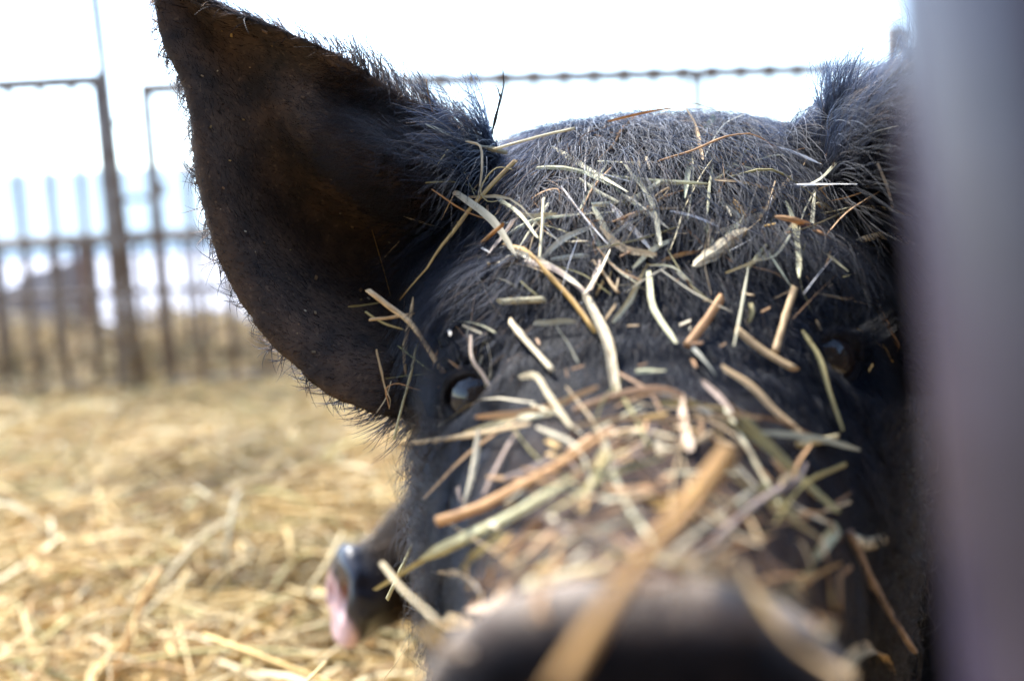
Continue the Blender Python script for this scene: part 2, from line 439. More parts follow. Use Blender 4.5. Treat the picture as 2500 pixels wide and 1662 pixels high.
for (dx, z, wz) in ((0.03, 1.30, 0.10), (0.06, 1.24, 0.05), (-0.02, 1.15, 0.05)):
    v, f = box_vf((ep.x + dx, ep.y - 0.03, z), 0.09, 0.02, wz, np.array(Matrix.Rotation(0.5, 3, 'Y')))
    mk('bracket', v, f, M['rust'], r2, smooth=False)
mp_ = at_y(1032, 160, 4.22); r3 = empty('hinge_post', (mp_.x, mp_.y, 0)); tag(r3, 'short steel post rising above the rail near the black ear', 'post')
rail('shaft', [mp_.x, mp_.y, -0.02], [mp_.x, mp_.y, 1.25], 0.017, r3)
v, f = box_vf((mp_.x + 0.005, mp_.y, 1.262), 0.04, 0.04, 0.02); mk('cap', v, f, M['rust'], r3, smooth=False)

# ------------------------------------------------------------------ added plank walls, out of view, that shade the pig's head
M['timber'] = noise_mix(mat('dark_timber', rough=0.85), (0.045, 0.032, 0.024), (0.11, 0.08, 0.06), 7, 6, bump=0.4)
def shade_plank_wall(p0, p1, hgt, label):
    p0, p1 = Vector((*p0, 0)), Vector((*p1, 0)); u = (p1 - p0); L = u.length; u.normalize(); nn = Vector((-u.y, u.x, 0))
    root = empty('shade_plank_wall', (p0 + p1) / 2); tag(root, label, 'wall')
    rot = np.array([[u.x, nn.x, 0], [u.y, nn.y, 0], [0, 0, 1]]); nb = int(hgt / 0.20)
    for k in range(nb):
        c = (p0 + p1) / 2 + nn * (0.004 * (k % 2)); c.z = 0.03 + 0.20 * k + 0.095
        v, f = box_vf(c, L, 0.03, 0.188, rot); mk('plank', v, f, M['timber'], root, smooth=False)
    for t in np.linspace(0.04, L - 0.04, int(L / 1.2) + 2):
        c = p0 + u * t - nn * 0.06; c.z = hgt / 2
        v, f = box_vf(c, 0.09, 0.08, hgt + 0.04, rot); mk('upright', v, f, M['timber'], root, smooth=False)
shade_plank_wall((0.98, -1.0), (0.98, 1.9), 0.85, 'added low dark plank wall, out of view past the post, shading the far cheek')
shade_plank_wall((-2.6, -1.35), (2.2, -1.35), 2.3, 'added tall dark plank wall behind the viewer, shading the face of the pig')
# ------------------------------------------------------------------ beyond the gates
fw = empty('sheet_fence', (-4, 10, 0.58)); tag(fw, 'low pale translucent sheet fence far behind the gates', 'fence')
for i in range(22):
    x0 = -11 + i * 0.8
    V = []
    for k in range(33):
        x = x0 + 0.79 * k / 32; yy = 10 + 0.018 * math.cos(k * math.pi / 2)
        V += [[x, yy, 0.50], [x, yy, 1.39]]
    n = len(V); V += [[a, b + 0.012, c] for a, b, c in V]
    f = []
    for k in range(32):
        f.append([2 * k, 2 * k + 2, 2 * k + 3, 2 * k + 1]); f.append([n + 2 * k, n + 2 * k + 1, n + 2 * k + 3, n + 2 * k + 2])
        f.append([2 * k + 1, 2 * k + 3, n + 2 * k + 3, n + 2 * k + 1])
    mk('sheet', V, f, M['sheet'], fw)
hd = empty('board_hurdle', at_y(120, 850, 5.6)); hd.location.z = 0.0; tag(hd, 'weathered board hurdle leaning behind the left gate', 'hurdle')
for i in range(6):
    x0, x1 = -100 + i * 54, -100 + (i + 1) * 54 - 5
    yt = lambda px: 705 - 0.42 * px
    y0 = 5.6 + 0.02 * (i % 2); V = []
    for px in (x0, x1):
        a = at_y(px, 850, y0); t = at_y(px, yt(px) + 6 * (i % 3), y0)
        V += [[a.x, y0, 0.0], [a.x, y0 + 0.03, 0.0], [a.x, y0 + 0.03, t.z], [a.x, y0, t.z]]
    mk('board', V, [[0, 1, 2, 3], [7, 6, 5, 4], [0, 4, 5, 1], [1, 5, 6, 2], [2, 6, 7, 3], [3, 7, 4, 0]], M['board'], hd, smooth=False)
a = at_y(232, 850, 5.55); t = at_y(226, 596, 5.55)
v, f = box_vf((a.x, 5.55, t.z / 2), 0.075, 0.06, t.z + 0.05); mk('upright', v, f, M['brown_board'], hd, smooth=False)
#PIG
# ================================================================== THE BIG BLACK PIG
def interp(tab, y):
    tab = np.asarray(tab, float); return np.array([np.interp(y, tab[:, 0], tab[:, i]) for i in range(1, tab.shape[1])]).T
def axis_x(y): return 0.027 + (y - 0.21) * 0.176
# depth, top, widest height, bottom, half width, exponent  (camera frame, metres)
HEAD = [
    (0.193, -0.068, -0.092, -0.118, 0.030, 2.2),
    (0.196, -0.058, -0.090, -0.124, 0.040, 2.3),
    (0.202, -0.0505, -0.088, -0.128, 0.0465, 2.4),
    (0.210, -0.0495, -0.088, -0.130, 0.0485, 2.4),
    (0.219, -0.0535, -0.090, -0.130, 0.0470, 2.3),
    (0.235, -0.0555, -0.095, -0.138, 0.0440, 2.2),
    (0.260, -0.0500, -0.100, -0.150, 0.0445, 2.2),
    (0.300, -0.0390, -0.100, -0.165, 0.0520, 2.2),
    (0.340, -0.0250, -0.090, -0.175, 0.0660, 2.3),
    (0.370, -0.0100, -0.066, -0.180, 0.0740, 2.4),
    (0.400, 0.0090, -0.060, -0.190, 0.0910, 2.5),
    (0.430, 0.0340, -0.056, -0.200, 0.1015, 2.6),
    (0.470, 0.0700, -0.052, -0.210, 0.1075, 2.8),
    (0.510, 0.0990, -0.044, -0.215, 0.1110, 3.0),
    (0.550, 0.1180, -0.040, -0.215, 0.1180, 3.2),
    (0.590, 0.1270, -0.040, -0.215, 0.1200, 3.2),
    (0.640, 0.1280, -0.040, -0.215, 0.1200, 2.8),
    (0.700, 0.1180, -0.040, -0.215, 0.1150, 2.4),
    (0.760, 0.0900, -0.050, -0.190, 0.0900, 2.2),
]
def head_loft():
    tab = np.array(HEAD); ys = np.linspace(tab[0, 0], 0.26, 24).tolist() + np.linspace(0.27, 0.76, 50).tolist()
    K = 64; V = []
    from_tab = interp(HEAD, np.array(ys))
    # smooth the profile along its length
    for _ in range(2):
        sm = from_tab.copy(); sm[26:-1] = (from_tab[25:-2] + 2 * from_tab[26:-1] + from_tab[27:]) / 4; from_tab = sm
    for y, (zt, zc, zb, hw, ex) in zip(ys, from_tab):
        cx = axis_x(y)
        for k in range(K):
            a = 2 * math.pi * k / K; c, s_ = math.cos(a), math.sin(a)
            x = hw * math.copysign(abs(c) ** (2 / ex), c)
            zz = math.copysign(abs(s_) ** (2 / ex), s_)
            z = zc + (zt - zc) * zz if zz > 0 else zc + (zc - zb) * zz
            tilt = 0.010 * (z + 0.09) / 0.04 if y < 0.225 else 0
            V.append([cx + x, y + (tilt * 0.25 if y < 0.225 else 0), z])
    n = len(ys); f = []
    for i in range(n - 1):
        for k in range(K):
            f.append([i * K + k, i * K + (k + 1) % K, (i + 1) * K + (k + 1) % K, (i + 1) * K + k])
    f.append(list(range(K))); f.append([(n - 1) * K + k for k in range(K)][::-1])
    return np.array(V), f

EYE_L, EYE_R = PX(1146, 948, 0.404), PX(2098, 848, 0.404)
HEAD_MID = (EYE_L + EYE_R) / 2

def catmull(tab, s):
    """smooth interpolation of rows keyed by their first column"""
    tab = np.asarray(tab, float); x = tab[:, 0]; y = tab[:, 1:]
    m = np.gradient(y, x, axis=0); i = np.clip(np.searchsorted(x, s) - 1, 0, len(x) - 2)
    h = (x[i + 1] - x[i]); t = ((s - x[i]) / h)[:, None]; h = h[:, None]
    return (2 * t**3 - 3 * t**2 + 1) * y[i] + (t**3 - 2 * t**2 + t) * h * m[i] + (-2 * t**3 + 3 * t**2) * y[i + 1] + (t**3 - t**2) * h * m[i + 1]
EA = [(-0.12, 1260, 420, .56), (0, 1180, 352, .535), (.10, 1100, 300, .52), (.22, 1015, 250, .51), (.34, 940, 202, .505), (.48, 850, 143, .50), (.62, 750, 93, .495), (.76, 640, 53, .49), (.88, 525, 12, .485), (.94, 458, -40, .482), (1, 392, -130, .48)]
EB = [(-0.12, 1175, 960, .49), (0, 1075, 1005, .478), (.10, 990, 1020, .47), (.22, 880, 1000, .47), (.34, 765, 940, .472), (.48, 635, 812, .475), (.62, 535, 645, .478), (.74, 480, 440, .48), (.85, 456, 265, .48), (.91, 428, 172, .48), (.955, 388, 88, .48), (1, 364, -125, .48)]
def ear_surface(ns=60, nt=44):
    s = np.linspace(-0.12, 1, ns); A = catmull(EA, s); B = catmull(EB, s)
    t = np.linspace(0, 1, nt)
    P = A[:, None] * (1 - t)[None, :, None] + B[:, None] * t[None, :, None]
    ss, tt = np.meshgrid(s, t, indexing='ij')
    wv = 1 - smoothstep(0.25, 0.72, ss)
    hollow = np.exp(-((tt - 0.52 - 0.10 * ss) / 0.17) ** 2)
    ridge = np.exp(-((tt - 0.24 - 0.05 * ss) / 0.11) ** 2)
    low = np.exp(-((tt - 0.86) / 0.16) ** 2)
    d = P[..., 2] + 0.050 * wv * hollow - 0.034 * wv * ridge + 0.014 * np.sin(math.pi * tt) * (1 - ss.clip(0, 1) * 0.6) - 0.006 * low
    d = d - 0.016 * np.exp(-(tt / 0.075) ** 2) * smoothstep(0.2, 0.5, ss) * (1 - smoothstep(0.9, 1.0, ss))      # rolled upper edge
    # a soft crease runs from the base toward the tip
    d += 0.006 * np.sin(ss * 9 + tt * 5) * np.sin(math.pi * tt) * (1 - wv) 
    X = (P[..., 0] - 1250) / F * d; Z = (831 - P[..., 1]) / F * d
    G = np.stack([X, d, Z], -1)
    gs = np.gradient(G, axis=0); gt = np.gradient(G, axis=1)
    Nn = np.cross(gs, gt); Nn /= np.linalg.norm(Nn, axis=2)[..., None] + 1e-9
    if Nn[ns // 2, nt // 2, 1] > 0: Nn = -Nn         # pointing to the viewer: the inner face
    return G, Nn, ss, tt
def ear_shell(G, Nn, ss, tt):
    ns, nt = G.shape[:2]
    edge = np.minimum(1, np.minimum(tt, 1 - tt) / 0.12)
    th = (0.0048 + 0.003 * edge * (1 - 0.5 * ss.clip(0, 1)))[..., None]
    Fr = (G + Nn * th * 0.5).reshape(-1, 3); Bk = (G - Nn * th * 0.5).reshape(-1, 3)
    n = ns * nt; f = grid_faces(ns, nt) + grid_faces(ns, nt, n, True)
    ring = [i * nt for i in range(ns)] + [(ns - 1) * nt + j for j in range(1, nt)] + [i * nt + nt - 1 for i in range(ns - 2, -1, -1)] + [j for j in range(nt - 2, 0, -1)]
    for a, b in zip(ring, ring[1:] + ring[:1]):
        f.append([a, b, n + b, n + a])
    return np.concatenate([Fr, Bk]), f
def mirror(P):
    """mirror across the head's own middle plane"""
    n = np.array([1.0, -0.176, 0.045]); n /= np.linalg.norm(n)
    o = np.array([axis_x(0.404), 0.404, HEAD_MID[2]])
    return P - 2 * ((P - o) @ n)[..., None] * n
EARG, EARN, EARS, EART = ear_surface()
EARG2 = mirror(EARG)
n_ = np.array([1.0, -0.176, 0.045]); n_ /= np.linalg.norm(n_)
EARN2 = EARN - 2 * (EARN @ n_)[..., None] * n_

def leg(p_top, knee, ankle, foot, r):
    P = catmull([(0, *p_top), (1, *knee), (2, *ankle), (3, *foot)], np.linspace(0, 3, 14))
    return tube_vf(P, np.interp(np.linspace(0, 3, 14), [0, 1, 2, 2.7, 3], r), 12)[:2]
def ground_c(x, y):
    """camera-frame point of the ground under a camera-frame x, depth"""
    p = C2W([[x, y, -0.3]])[0]; return W2C([[p[0], p[1], 0.004]])[0]

def build_pig():
    parts = [head_loft(), ear_shell(EARG, EARN, EARS, EART), ear_shell(EARG2, EARN2, EARS, EART)]
    parts.append(tube_vf([PX(1880, 500, .55), PX(2000, 442, .543), PX(2120, 382, .535), PX(2240, 335, .528)], [.027, .030, .030, .027], 20)[:2])   # crown running up into the far ear
    # neck and trunk, turning away to the right behind the head
    path = [(0.095, 0.62, -0.035), (0.15, 0.74, -0.06), (0.23, 0.87, -0.085), (0.33, 1.00, -0.095), (0.45, 1.14, -0.095), (0.56, 1.27, -0.09), (0.65, 1.38, -0.085), (0.70, 1.44, -0.08), (0.72, 1.465, -0.08)]
    rad = [0.13, 0.15, 0.172, 0.18, 0.183, 0.18, 0.155, 0.10, 0.04]
    parts.append(tube_vf(path, rad, 28)[:2])
    for (x, y, back) in ((0.17, 0.86, 0), (0.36, 0.76, 0), (0.56, 1.36, 1), (0.72, 1.23, 1)):
        g = ground_c(x, y); top = np.array([x * 0.8 + 0.05 if not back else x * 0.9 + 0.05, y + 0.04, -0.13])
        b = 0.03 if back else -0.012
        knee = top * 0.5 + g * 0.5 + np.array([0, -b, 0.0]); ank = top * 0.22 + g * 0.78 + np.array([0, b * 0.8, 0])
        parts.append(leg(top, knee, ank, g, [0.075, 0.045, 0.026, 0.027, 0.024]))
    tail = catmull([(0, .70, 1.44, 0.0), (1, .745, 1.49, -.02), (2, .75, 1.51, -.07), (3, .735, 1.50, -.12)], np.linspace(0, 3, 12))
    parts.append(tube_vf(tail, np.linspace(0.014, 0.006, 12), 8)[:2])
    v, f = join(parts)
    v, f = remesh(v, f, 0.0026, 4)
    # vertex normals
    me = bpy.data.meshes.new('t'); me.from_pydata(v.tolist(), [], f); me.update()
    nr = np.empty(len(v) * 3); me.vertices.foreach_get('normal', nr); nr = nr.reshape(-1, 3); bpy.data.meshes.remove(me)
    # eye sockets
    for e in (EYE_L, EYE_R):
        d = np.linalg.norm(v - e, axis=1)
        v = v - nr * (0.0100 * np.exp(-(d / 0.0165) ** 2))[:, None]
        # lids: a raised ring
        v = v + nr * (0.0022 * np.exp(-((d - 0.0235) / 0.006) ** 2))[:, None]
    for e, sgn in ((EYE_L, -1), (EYE_R, 1)):      # soft brow and cheek swelling
        for off, rad_, amt in (((-sgn * 0.006, 0.03, 0.038), 0.030, 0.009),):
            d = np.linalg.norm(v - (e + np.array(off)), axis=1); v = v + nr * (amt * np.exp(-(d / rad_) ** 2) * (v[:, 1] < 0.49))[:, None]
    # nostrils and snout wrinkles
    cx = axis_x(0.2)
    for sx in (-1, 1):
        q = np.array([cx + sx * 0.017, 0.197, -0.090]); d = np.linalg.norm((v - q) * np.array([1, 0.5, 0.75]), axis=1)
        v[:, 1] += 0.016 * np.exp(-(d / 0.0075) ** 2) * (v[:, 1] < 0.215)
    snout = (v[:, 1] > 0.22) & (v[:, 1] < 0.40) & (v[:, 2] > -0.12)
    wr = np.array([mnoise.noise(Vector((p[0] * 22, p[1] * 95, p[2] * 22))) for p in v[snout]])
    v[snout] += nr[snout] * (0.0018 * wr)[:, None]
    lump = np.array([mnoise.noise(Vector(p * 28)) for p in v[v[:, 1] < 0.7]])
    v[v[:, 1] < 0.7] += nr[v[:, 1] < 0.7] * (0.0012 * lump)[:, None]
    return v, f
PV, PF = build_pig()
pig_root = empty('black_pig', (*C2W([[0.30, 0.95, 0]])[0][:2], 0.0))
tag(pig_root, 'big black bristly pig facing the viewer with straw over its head', 'pig')
PW = C2W(PV)
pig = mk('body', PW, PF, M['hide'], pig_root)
# --- which part of the hide is ear, nose plate, muddy snout
PN = np.empty(len(PV) * 3); pig.data.vertices.foreach_get('normal', PN); PNc = V2C(PN.reshape(-1, 3))
ear_s = np.full(len(PV), -1.0); ear_t = np.zeros(len(PV)); ear_in = np.zeros(len(PV)); ear_d = np.full(len(PV), 9.0)
for G, Nn in ((EARG, EARN), (EARG2, EARN2)):
    kd = KDTree(G.shape[0] * G.shape[1]); Gf = G.reshape(-1, 3); Nf = Nn.reshape(-1, 3)
    for i, p in enumerate(Gf): kd.insert(p, i)
    kd.balance()
    for i in np.nonzero((PV[:, 1] < 0.62) & (PV[:, 1] > 0.42))[0]:
        _, j, d = kd.find(PV[i])
        if d < 0.009 and d < ear_d[i]:
            ear_d[i] = d; ear_s[i] = EARS.ravel()[j]; ear_t[i] = EART.ravel()[j]; ear_in[i] = PNc[i] @ Nf[j]
hide = np.zeros((len(PV), 4)); hide[:, 3] = np.exp(-((PV[:, 1] - 0.213) / 0.010) ** 2) * smoothstep(-0.10, -0.065, PV[:, 2])
hide[:, 0] = np.where(ear_s > 0.05, smoothstep(0.05, 0.2, ear_s), 0)
hide[:, 1] = (1 - smoothstep(0.198, 0.205, PV[:, 1])) * (1 - smoothstep(-0.062, -0.054, PV[:, 2]))
hide[:, 2] = np.clip((1 - smoothstep(0.30, 0.37, PV[:, 1])) * 1.0, 0, 1)
ca = pig.data.color_attributes.new('hide', 'FLOAT_COLOR', 'POINT'); ca.data.foreach_set('color', hide.ravel())
PBVH = BVHTree.FromPolygons(PW.tolist(), PF)

# ---------------------------------------------------------------- eyes
M['eye'] = noise_mix(mat('wet_eye', rough=0.05, spec=0.38), (0.004, 0.004, 0.006), (0.02, 0.012, 0.008), 300)
M['lid'] = noise_mix(mat('eyelid_skin', rough=0.7, spec=0.12), (0.004, 0.004, 0.006), (0.012, 0.010, 0.011), 400, bump=0.4, bscale=900, bdist=0.0004)
EYES_W = []
def build_eye(e, sgn):
    ew = Vector(C2W([e])[0]); hit = PBVH.find_nearest(ew)
    nc = np.array([sgn * 0.36, -0.92, 0.10]); nc /= np.linalg.norm(nc)
    nw = Vector((C2W([nc * 0.1]) - C2W([[0, 0, 0]]))[0]).normalized()
    c = hit[0] - nw * 0.0122 + Vector((C2W([[sgn * 0.0035, -0.0035, 0.0]]) - C2W([[0, 0, 0]]))[0])
    q = nw.to_track_quat('Z', 'Y').to_matrix()
    v, f = ellipsoid_vf((0, 0, 0), (0.0150, 0.0150, 0.0150), None, 28, 18)
    v = v @ np.array(q).T + np.array(c)
    o = mk('eye', v, f, M['eye'], pig_root)
    up = np.array([0, 0, 1.0]); nn = np.array(nw); u = up - nn * (up @ nn); u /= np.linalg.norm(u); r_ = np.cross(u, nn)
    for (nm, sg, a0, a1, lift, rr) in (('upper_eyelid', 1, -0.10, 1.10, 0.0118, 0.0030), ('lower_eyelid', -1, -0.02, 1.02, 0.0100, 0.0021)):
        for ring in (0,):
            P = []
            for t in np.linspace(a0, a1, 22):
                a = math.pi * t
                k = 1.0 + 0.32 * ring
                P.append(np.array(c) + r_ * (0.0135 * k * math.cos(a)) + u * (sg * ((0.0096 if sg > 0 else 0.0110) + 0.0055 * ring) * math.sin(a) + (0.001 if ring else 0)) + nn * (lift - 0.0022 * math.cos(a) ** 2 - 0.0022 * ring))
            v, f, uv = tube_vf(P, rr * np.interp(np.linspace(0, 1, 22), [0, .3, .7, 1], [.5, 1, 1, .5]) * (1 + 0.12 * np.sin(np.arange(22) * 2.1)), 10, nrm=np.tile(nn, (22, 1)))
            mk(nm, v, f, M['lid'], o)
    EYES_W.append((np.array(c), nn, u, r_))
build_eye(EYE_L, -1); build_eye(EYE_R, 1)

# ---------------------------------------------------------------- bristles
def curves_obj(name, pts, rad, tint, parent, material):
    n, k, _ = pts.shape
    hc = bpy.data.hair_curves.new(name); hc.add_curves([k] * n)
    p = pts - np.array(parent_world(parent))
    hc.attributes['position'].data.foreach_set('vector', p.reshape(-1).astype(np.float32))
    ra = hc.attributes.get('radius') or hc.attributes.new('radius', 'FLOAT', 'POINT')
    ra.data.foreach_set('value', rad.reshape(-1).astype(np.float32))
    ta = hc.attributes.new('hair_tint', 'FLOAT_COLOR', 'CURVE')
    c = np.ones((n, 4), np.float32); c[:, :3] = tint; ta.data.foreach_set('color', c.ravel())
    hc.materials.append(material)
    o = bpy.data.objects.new(name, hc); COL.objects.link(o); o.parent = parent
    return o
def tri_sample(V, Fc, wt_v, n, r):
    """random points on quads/tris, weighted by area times a per-vertex density"""
    T = []
    for q in Fc:
        T.append(q[:3])
        if len(q) == 4: T.append([q[0], q[2], q[3]])
    T = np.array(T); a, b, c = V[T[:, 0]], V[T[:, 1]], V[T[:, 2]]
    ar = np.linalg.norm(np.cross(b - a, c - a), axis=1) * wt_v[T].mean(1)
    i = r.choice(len(T), n, p=ar / ar.sum())
    u, w_ = r.random(n), r.random(n); fl = u + w_ > 1; u[fl] = 1 - u[fl]; w_[fl] = 1 - w_[fl]
    p = a[i] + (b[i] - a[i]) * u[:, None] + (c[i] - a[i]) * w_[:, None]
    return p, T[i, 0]
def nrmz(a): return a / (np.linalg.norm(a, axis=-1, keepdims=True) + 1e-12)
def hash_clump(p, cell, seed):
    q = np.floor(p / cell).astype(np.int64)
    h = (q[:, 0] * 73856093 ^ q[:, 1] * 19349663 ^ q[:, 2] * 83492791 ^ seed * 2654435761) & 0x7fffffff
    _, inv = np.unique(h, return_inverse=True); return inv
def grow(p, n, c, L, lift, droop, curl, r, clump=0.006, cl_amt=0.35, K=7, jit=0.18, wave=0.0):
    """strands from roots p (camera frame): n normal, c comb direction"""
    m = len(p)
    inv = hash_clump(p + r.normal(0, clump * 0.25, p.shape), clump, 3); g = r.normal(0, 1, (inv.max() + 1, 3))[inv]
    c = c + g * cl_amt + r.normal(0, jit, (m, 3)); c = nrmz(c - n * (c * n).sum(1)[:, None])
    s = np.linspace(0, 1, K)[None, :, None]; L = L[:, None, None]
    lf = np.asarray(lift)[:, None, None] if np.ndim(lift) else lift
    side = np.cross(n, c)
    cu = (r.normal(0, 1, m) * curl)[:, None, None]; ph = r.uniform(0, 6.28, m)[:, None, None]
    P = p[:, None] + L * (c[:, None] * (s * (1 - 0.25 * lf)) + n[:, None] * (lf * (s - 0.45 * s * s))
        + side[:, None] * (cu * s * s) + np.array([0, 0, -1.0]) * (droop * s * s))
    if wave:
        P = P + L * wave * (side[:, None] * np.sin(s * 7 + ph) + n[:, None] * np.cos(s * 6 + ph)) * s
    P[:, 0] -= n * 0.0008
    return P
hair_pts, hair_rad, hair_col = [], [], []
def add_hair(P, r0, col):
    K = P.shape[1]; s = np.linspace(0, 1, K)
    hair_pts.append(P); hair_rad.append(np.asarray(r0).reshape(-1, 1) * (1 - 0.82 * s ** 1.6)[None]); hair_col.append(col)

def fur():
    r = np.random.default_rng(11)
    V = PV; Y = V[:, 1]; u = (V[:, 0] - axis_x(Y)) / 0.11
    near_eye = np.minimum(np.linalg.norm(V - EYE_L, axis=1), np.linalg.norm(V - EYE_R, axis=1))
    open_ = smoothstep(0.014, 0.018, near_eye)
    is_ear = ear_s > 0.03
    face_cam = smoothstep(0.45, -0.05, (PNc * nrmz(V)).sum(1))        # facing the camera or at the outline
    gs = nrmz(np.gradient(EARG, axis=0)).reshape(-1, 3); gt = nrmz(np.gradient(EARG, axis=1)).reshape(-1, 3)
    # ---- head
    dens = (~is_ear) * open_ * face_cam * (Y < 0.72) * smoothstep(0.26, 0.36, Y) * (0.75 + 0.25 * smoothstep(0.36, 0.46, Y))
    dens = dens * (V[:, 2] > -0.19)
    temple = smoothstep(-0.45, -0.9, u) * smoothstep(-0.05, 0.0, V[:, 2]) + smoothstep(0.45, 0.9, u) * smoothstep(-0.05, 0.0, V[:, 2])
    p, i = tri_sample(V, PF, dens * (1 + 1.6 * temple) + 1e-9, 80000, r); n = PNc[i]
    uu = (p[:, 0] - axis_x(p[:, 1])) / 0.11; m = len(p)
    top = smoothstep(0.0, 0.09, p[:, 2]); jowl = smoothstep(-0.01, -0.05, p[:, 2]) * smoothstep(0.45, 0.8, abs(uu)); 
    sideL = smoothstep(-0.35, -0.85, uu) * smoothstep(-0.03, 0.02, p[:, 2]); sideR = smoothstep(0.35, 0.85, uu) * smoothstep(-0.03, 0.02, p[:, 2])
    c = np.stack([0.30 * uu, np.full(m, -0.55), np.full(m, -0.75)], 1)
    c = c * (1 - sideL - sideR - jowl).clip(0, 1)[:, None] + sideL[:, None] * np.array([-1.0, -0.25, 0.05]) + sideR[:, None] * np.array([0.9, -0.2, 0.45]) \
        + jowl[:, None] * np.stack([np.sign(uu) * 0.8, np.full(m, -0.2), np.full(m, -0.5)], 1)
    L = (0.013 + 0.034 * top + 0.022 * np.maximum(sideL, sideR) + 0.008 * jowl) * r.uniform(0.6, 1.25, m) * (0.75 + 0.25 * smoothstep(0.36, 0.45, p[:, 1]))
    lift = 0.30 + 0.16 * top + 0.35 * jowl + 0.12 * r.random(m)
    P = grow(p, n, c, L, lift, 0.30, 0.22, r, 0.008, 0.20, wave=0.03, jit=0.13)
    br = r.random(m) < 0.09
    col = np.where(br[:, None], np.array([0.018, 0.010, 0.006]), np.array([0.0030, 0.0036, 0.0058])) * r.uniform(0.6, 1.5, (m, 1))
    add_hair(P, r.uniform(0.00009, 0.00016, m) * (1 + 0.55 * top), col)
    # ---- curly jowl and cheek bristles along the outline
    dj = (~is_ear) * (Y > 0.36) * (Y < 0.60) * (abs(u) > 0.7) * (V[:, 2] < -0.03) * (V[:, 2] > -0.2) * face_cam
    p, i = tri_sample(V, PF, dj + 1e-9, 9000, r); n = PNc[i]; m = len(p)
    c = np.stack([np.sign(p[:, 0] - axis_x(p[:, 1])) * 0.5, np.full(m, -0.1), r.normal(-0.2, 0.7, m)], 1)
    P = grow(p, n, c, r.uniform(0.008, 0.020, m), r.uniform(0.6, 1.1, m), 0.10, 0.6, r, 0.004, 0.3, wave=0.10, jit=0.5)
    add_hair(P, r.uniform(0.00007, 0.00012, m), np.array([0.009, 0.008, 0.008]) * r.uniform(0.6, 1.6, (m, 1)))
    # ---- bristles standing off the cheek outline
    vw = abs((PNc * nrmz(V)).sum(1))
    do = (~is_ear) * (Y > 0.38) * (Y < 0.52) * (abs(u) > 0.75) * (V[:, 2] < -0.030) * (V[:, 2] > -0.16) * smoothstep(0.5, 0.1, vw)
    p, i = tri_sample(V, PF, do + 1e-9, 5200, r); n = PNc[i]; m = len(p)
    c = np.stack([np.sign(p[:, 0] - axis_x(p[:, 1])) * 0.3, np.full(m, -0.3), r.normal(-0.3, 0.6, m)], 1)
    P = grow(p, n, c, r.uniform(0.008, 0.026, m), r.uniform(0.7, 1.3, m), 0.15, 0.7, r, 0.004, 0.4, wave=0.09, jit=0.5)
    add_hair(P, r.uniform(0.00014, 0.00022, m), np.array([0.005, 0.0045, 0.005]) * r.uniform(0.6, 1.6, (m, 1)))
    # ---- ears
    for G, Nn, cnt, mir in ((EARG, EARN, 26000, False), (EARG2, EARN2, 9000, True)):
        GS = nrmz(np.gradient(G, axis=0)).reshape(-1, 3); GT = nrmz(np.gradient(G, axis=1)).reshape(-1, 3)
        kd = KDTree(len(GS)); Gf = G.reshape(-1, 3)
        for j, q in enumerate(Gf): kd.insert(q, j)
        kd.balance()
        mine = is_ear & ((u > 0) == mir)
        rim = smoothstep(0.6, 0.25, abs(ear_in))
        furry = smoothstep(0.42, 0.22, ear_t) * smoothstep(0.62, 0.30, ear_s)
        lobe = smoothstep(0.60, 0.85, ear_t) * smoothstep(0.22, 0.08, ear_s)
        dd = mine * (0.55 + 2.2 * rim + 1.6 * furry + 1.2 * lobe) * np.where(ear_in < -0.5, 0.35 + 0.8 * (ear_t < 0.25), 1)
        p, i = tri_sample(V, PF, dd + 1e-9, cnt, r); n = PNc[i]; m = len(p)
        jj = np.array([kd.find(q)[1] for q in p]); S = EARS.ravel()[jj]; Tt = EART.ravel()[jj]
        gsd, gtd, nf = GS[jj], GT[jj], Nn.reshape(-1, 3)[jj]
        inn = (n * nf).sum(1); rimv = smoothstep(0.75, 0.3, abs(inn))
        fur_ = smoothstep(0.42, 0.25, Tt) * smoothstep(0.62, 0.32, S); lob = smoothstep(0.6, 0.85, Tt) * smoothstep(0.22, 0.08, S)
        c = gsd * 0.8 + gtd * np.where(Tt < 0.5, 0.15, 0.35)[:, None]
        c = c * (1 - fur_)[:, None] + fur_[:, None] * (gtd * 0.55 + gsd * 0.7)
        c = c - nf * (0.35 * rimv)[:, None]
        edge_out = np.where(Tt < 0.3, -1.0, 1.0)[:, None] * gtd
        c = c * (1 - 0.4 * rimv)[:, None] + edge_out * (0.5 * rimv)[:, None]
        L = 0.0035 + 0.0095 * rimv + 0.016 * fur_ * (inn > -0.3) + 0.012 * lob + 0.008 * (inn < -0.3) * (Tt < 0.4)
        L = L * r.uniform(0.55, 1.3, m) * (0.38 if mir else 1.0)
        P = grow(p, n, c, L, 0.25 + (0.1 if mir else 0.45) * rimv + 0.2 * fur_, 0.05, 0.22, r, 0.005, 0.25)
        col = np.where((r.random(m) < 0.45)[:, None], np.array([0.024, 0.013, 0.008]) * (0.35 if mir else 1.0), np.array([0.006, 0.0055, 0.006]) * (0.5 if mir else 1.0)) * r.uniform(0.6, 1.5, (m, 1))
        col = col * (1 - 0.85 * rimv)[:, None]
        add_hair(P, r.uniform(0.00006, 0.00011, m) * (1 + 0.3 * fur_ + 1.0 * rimv), col)
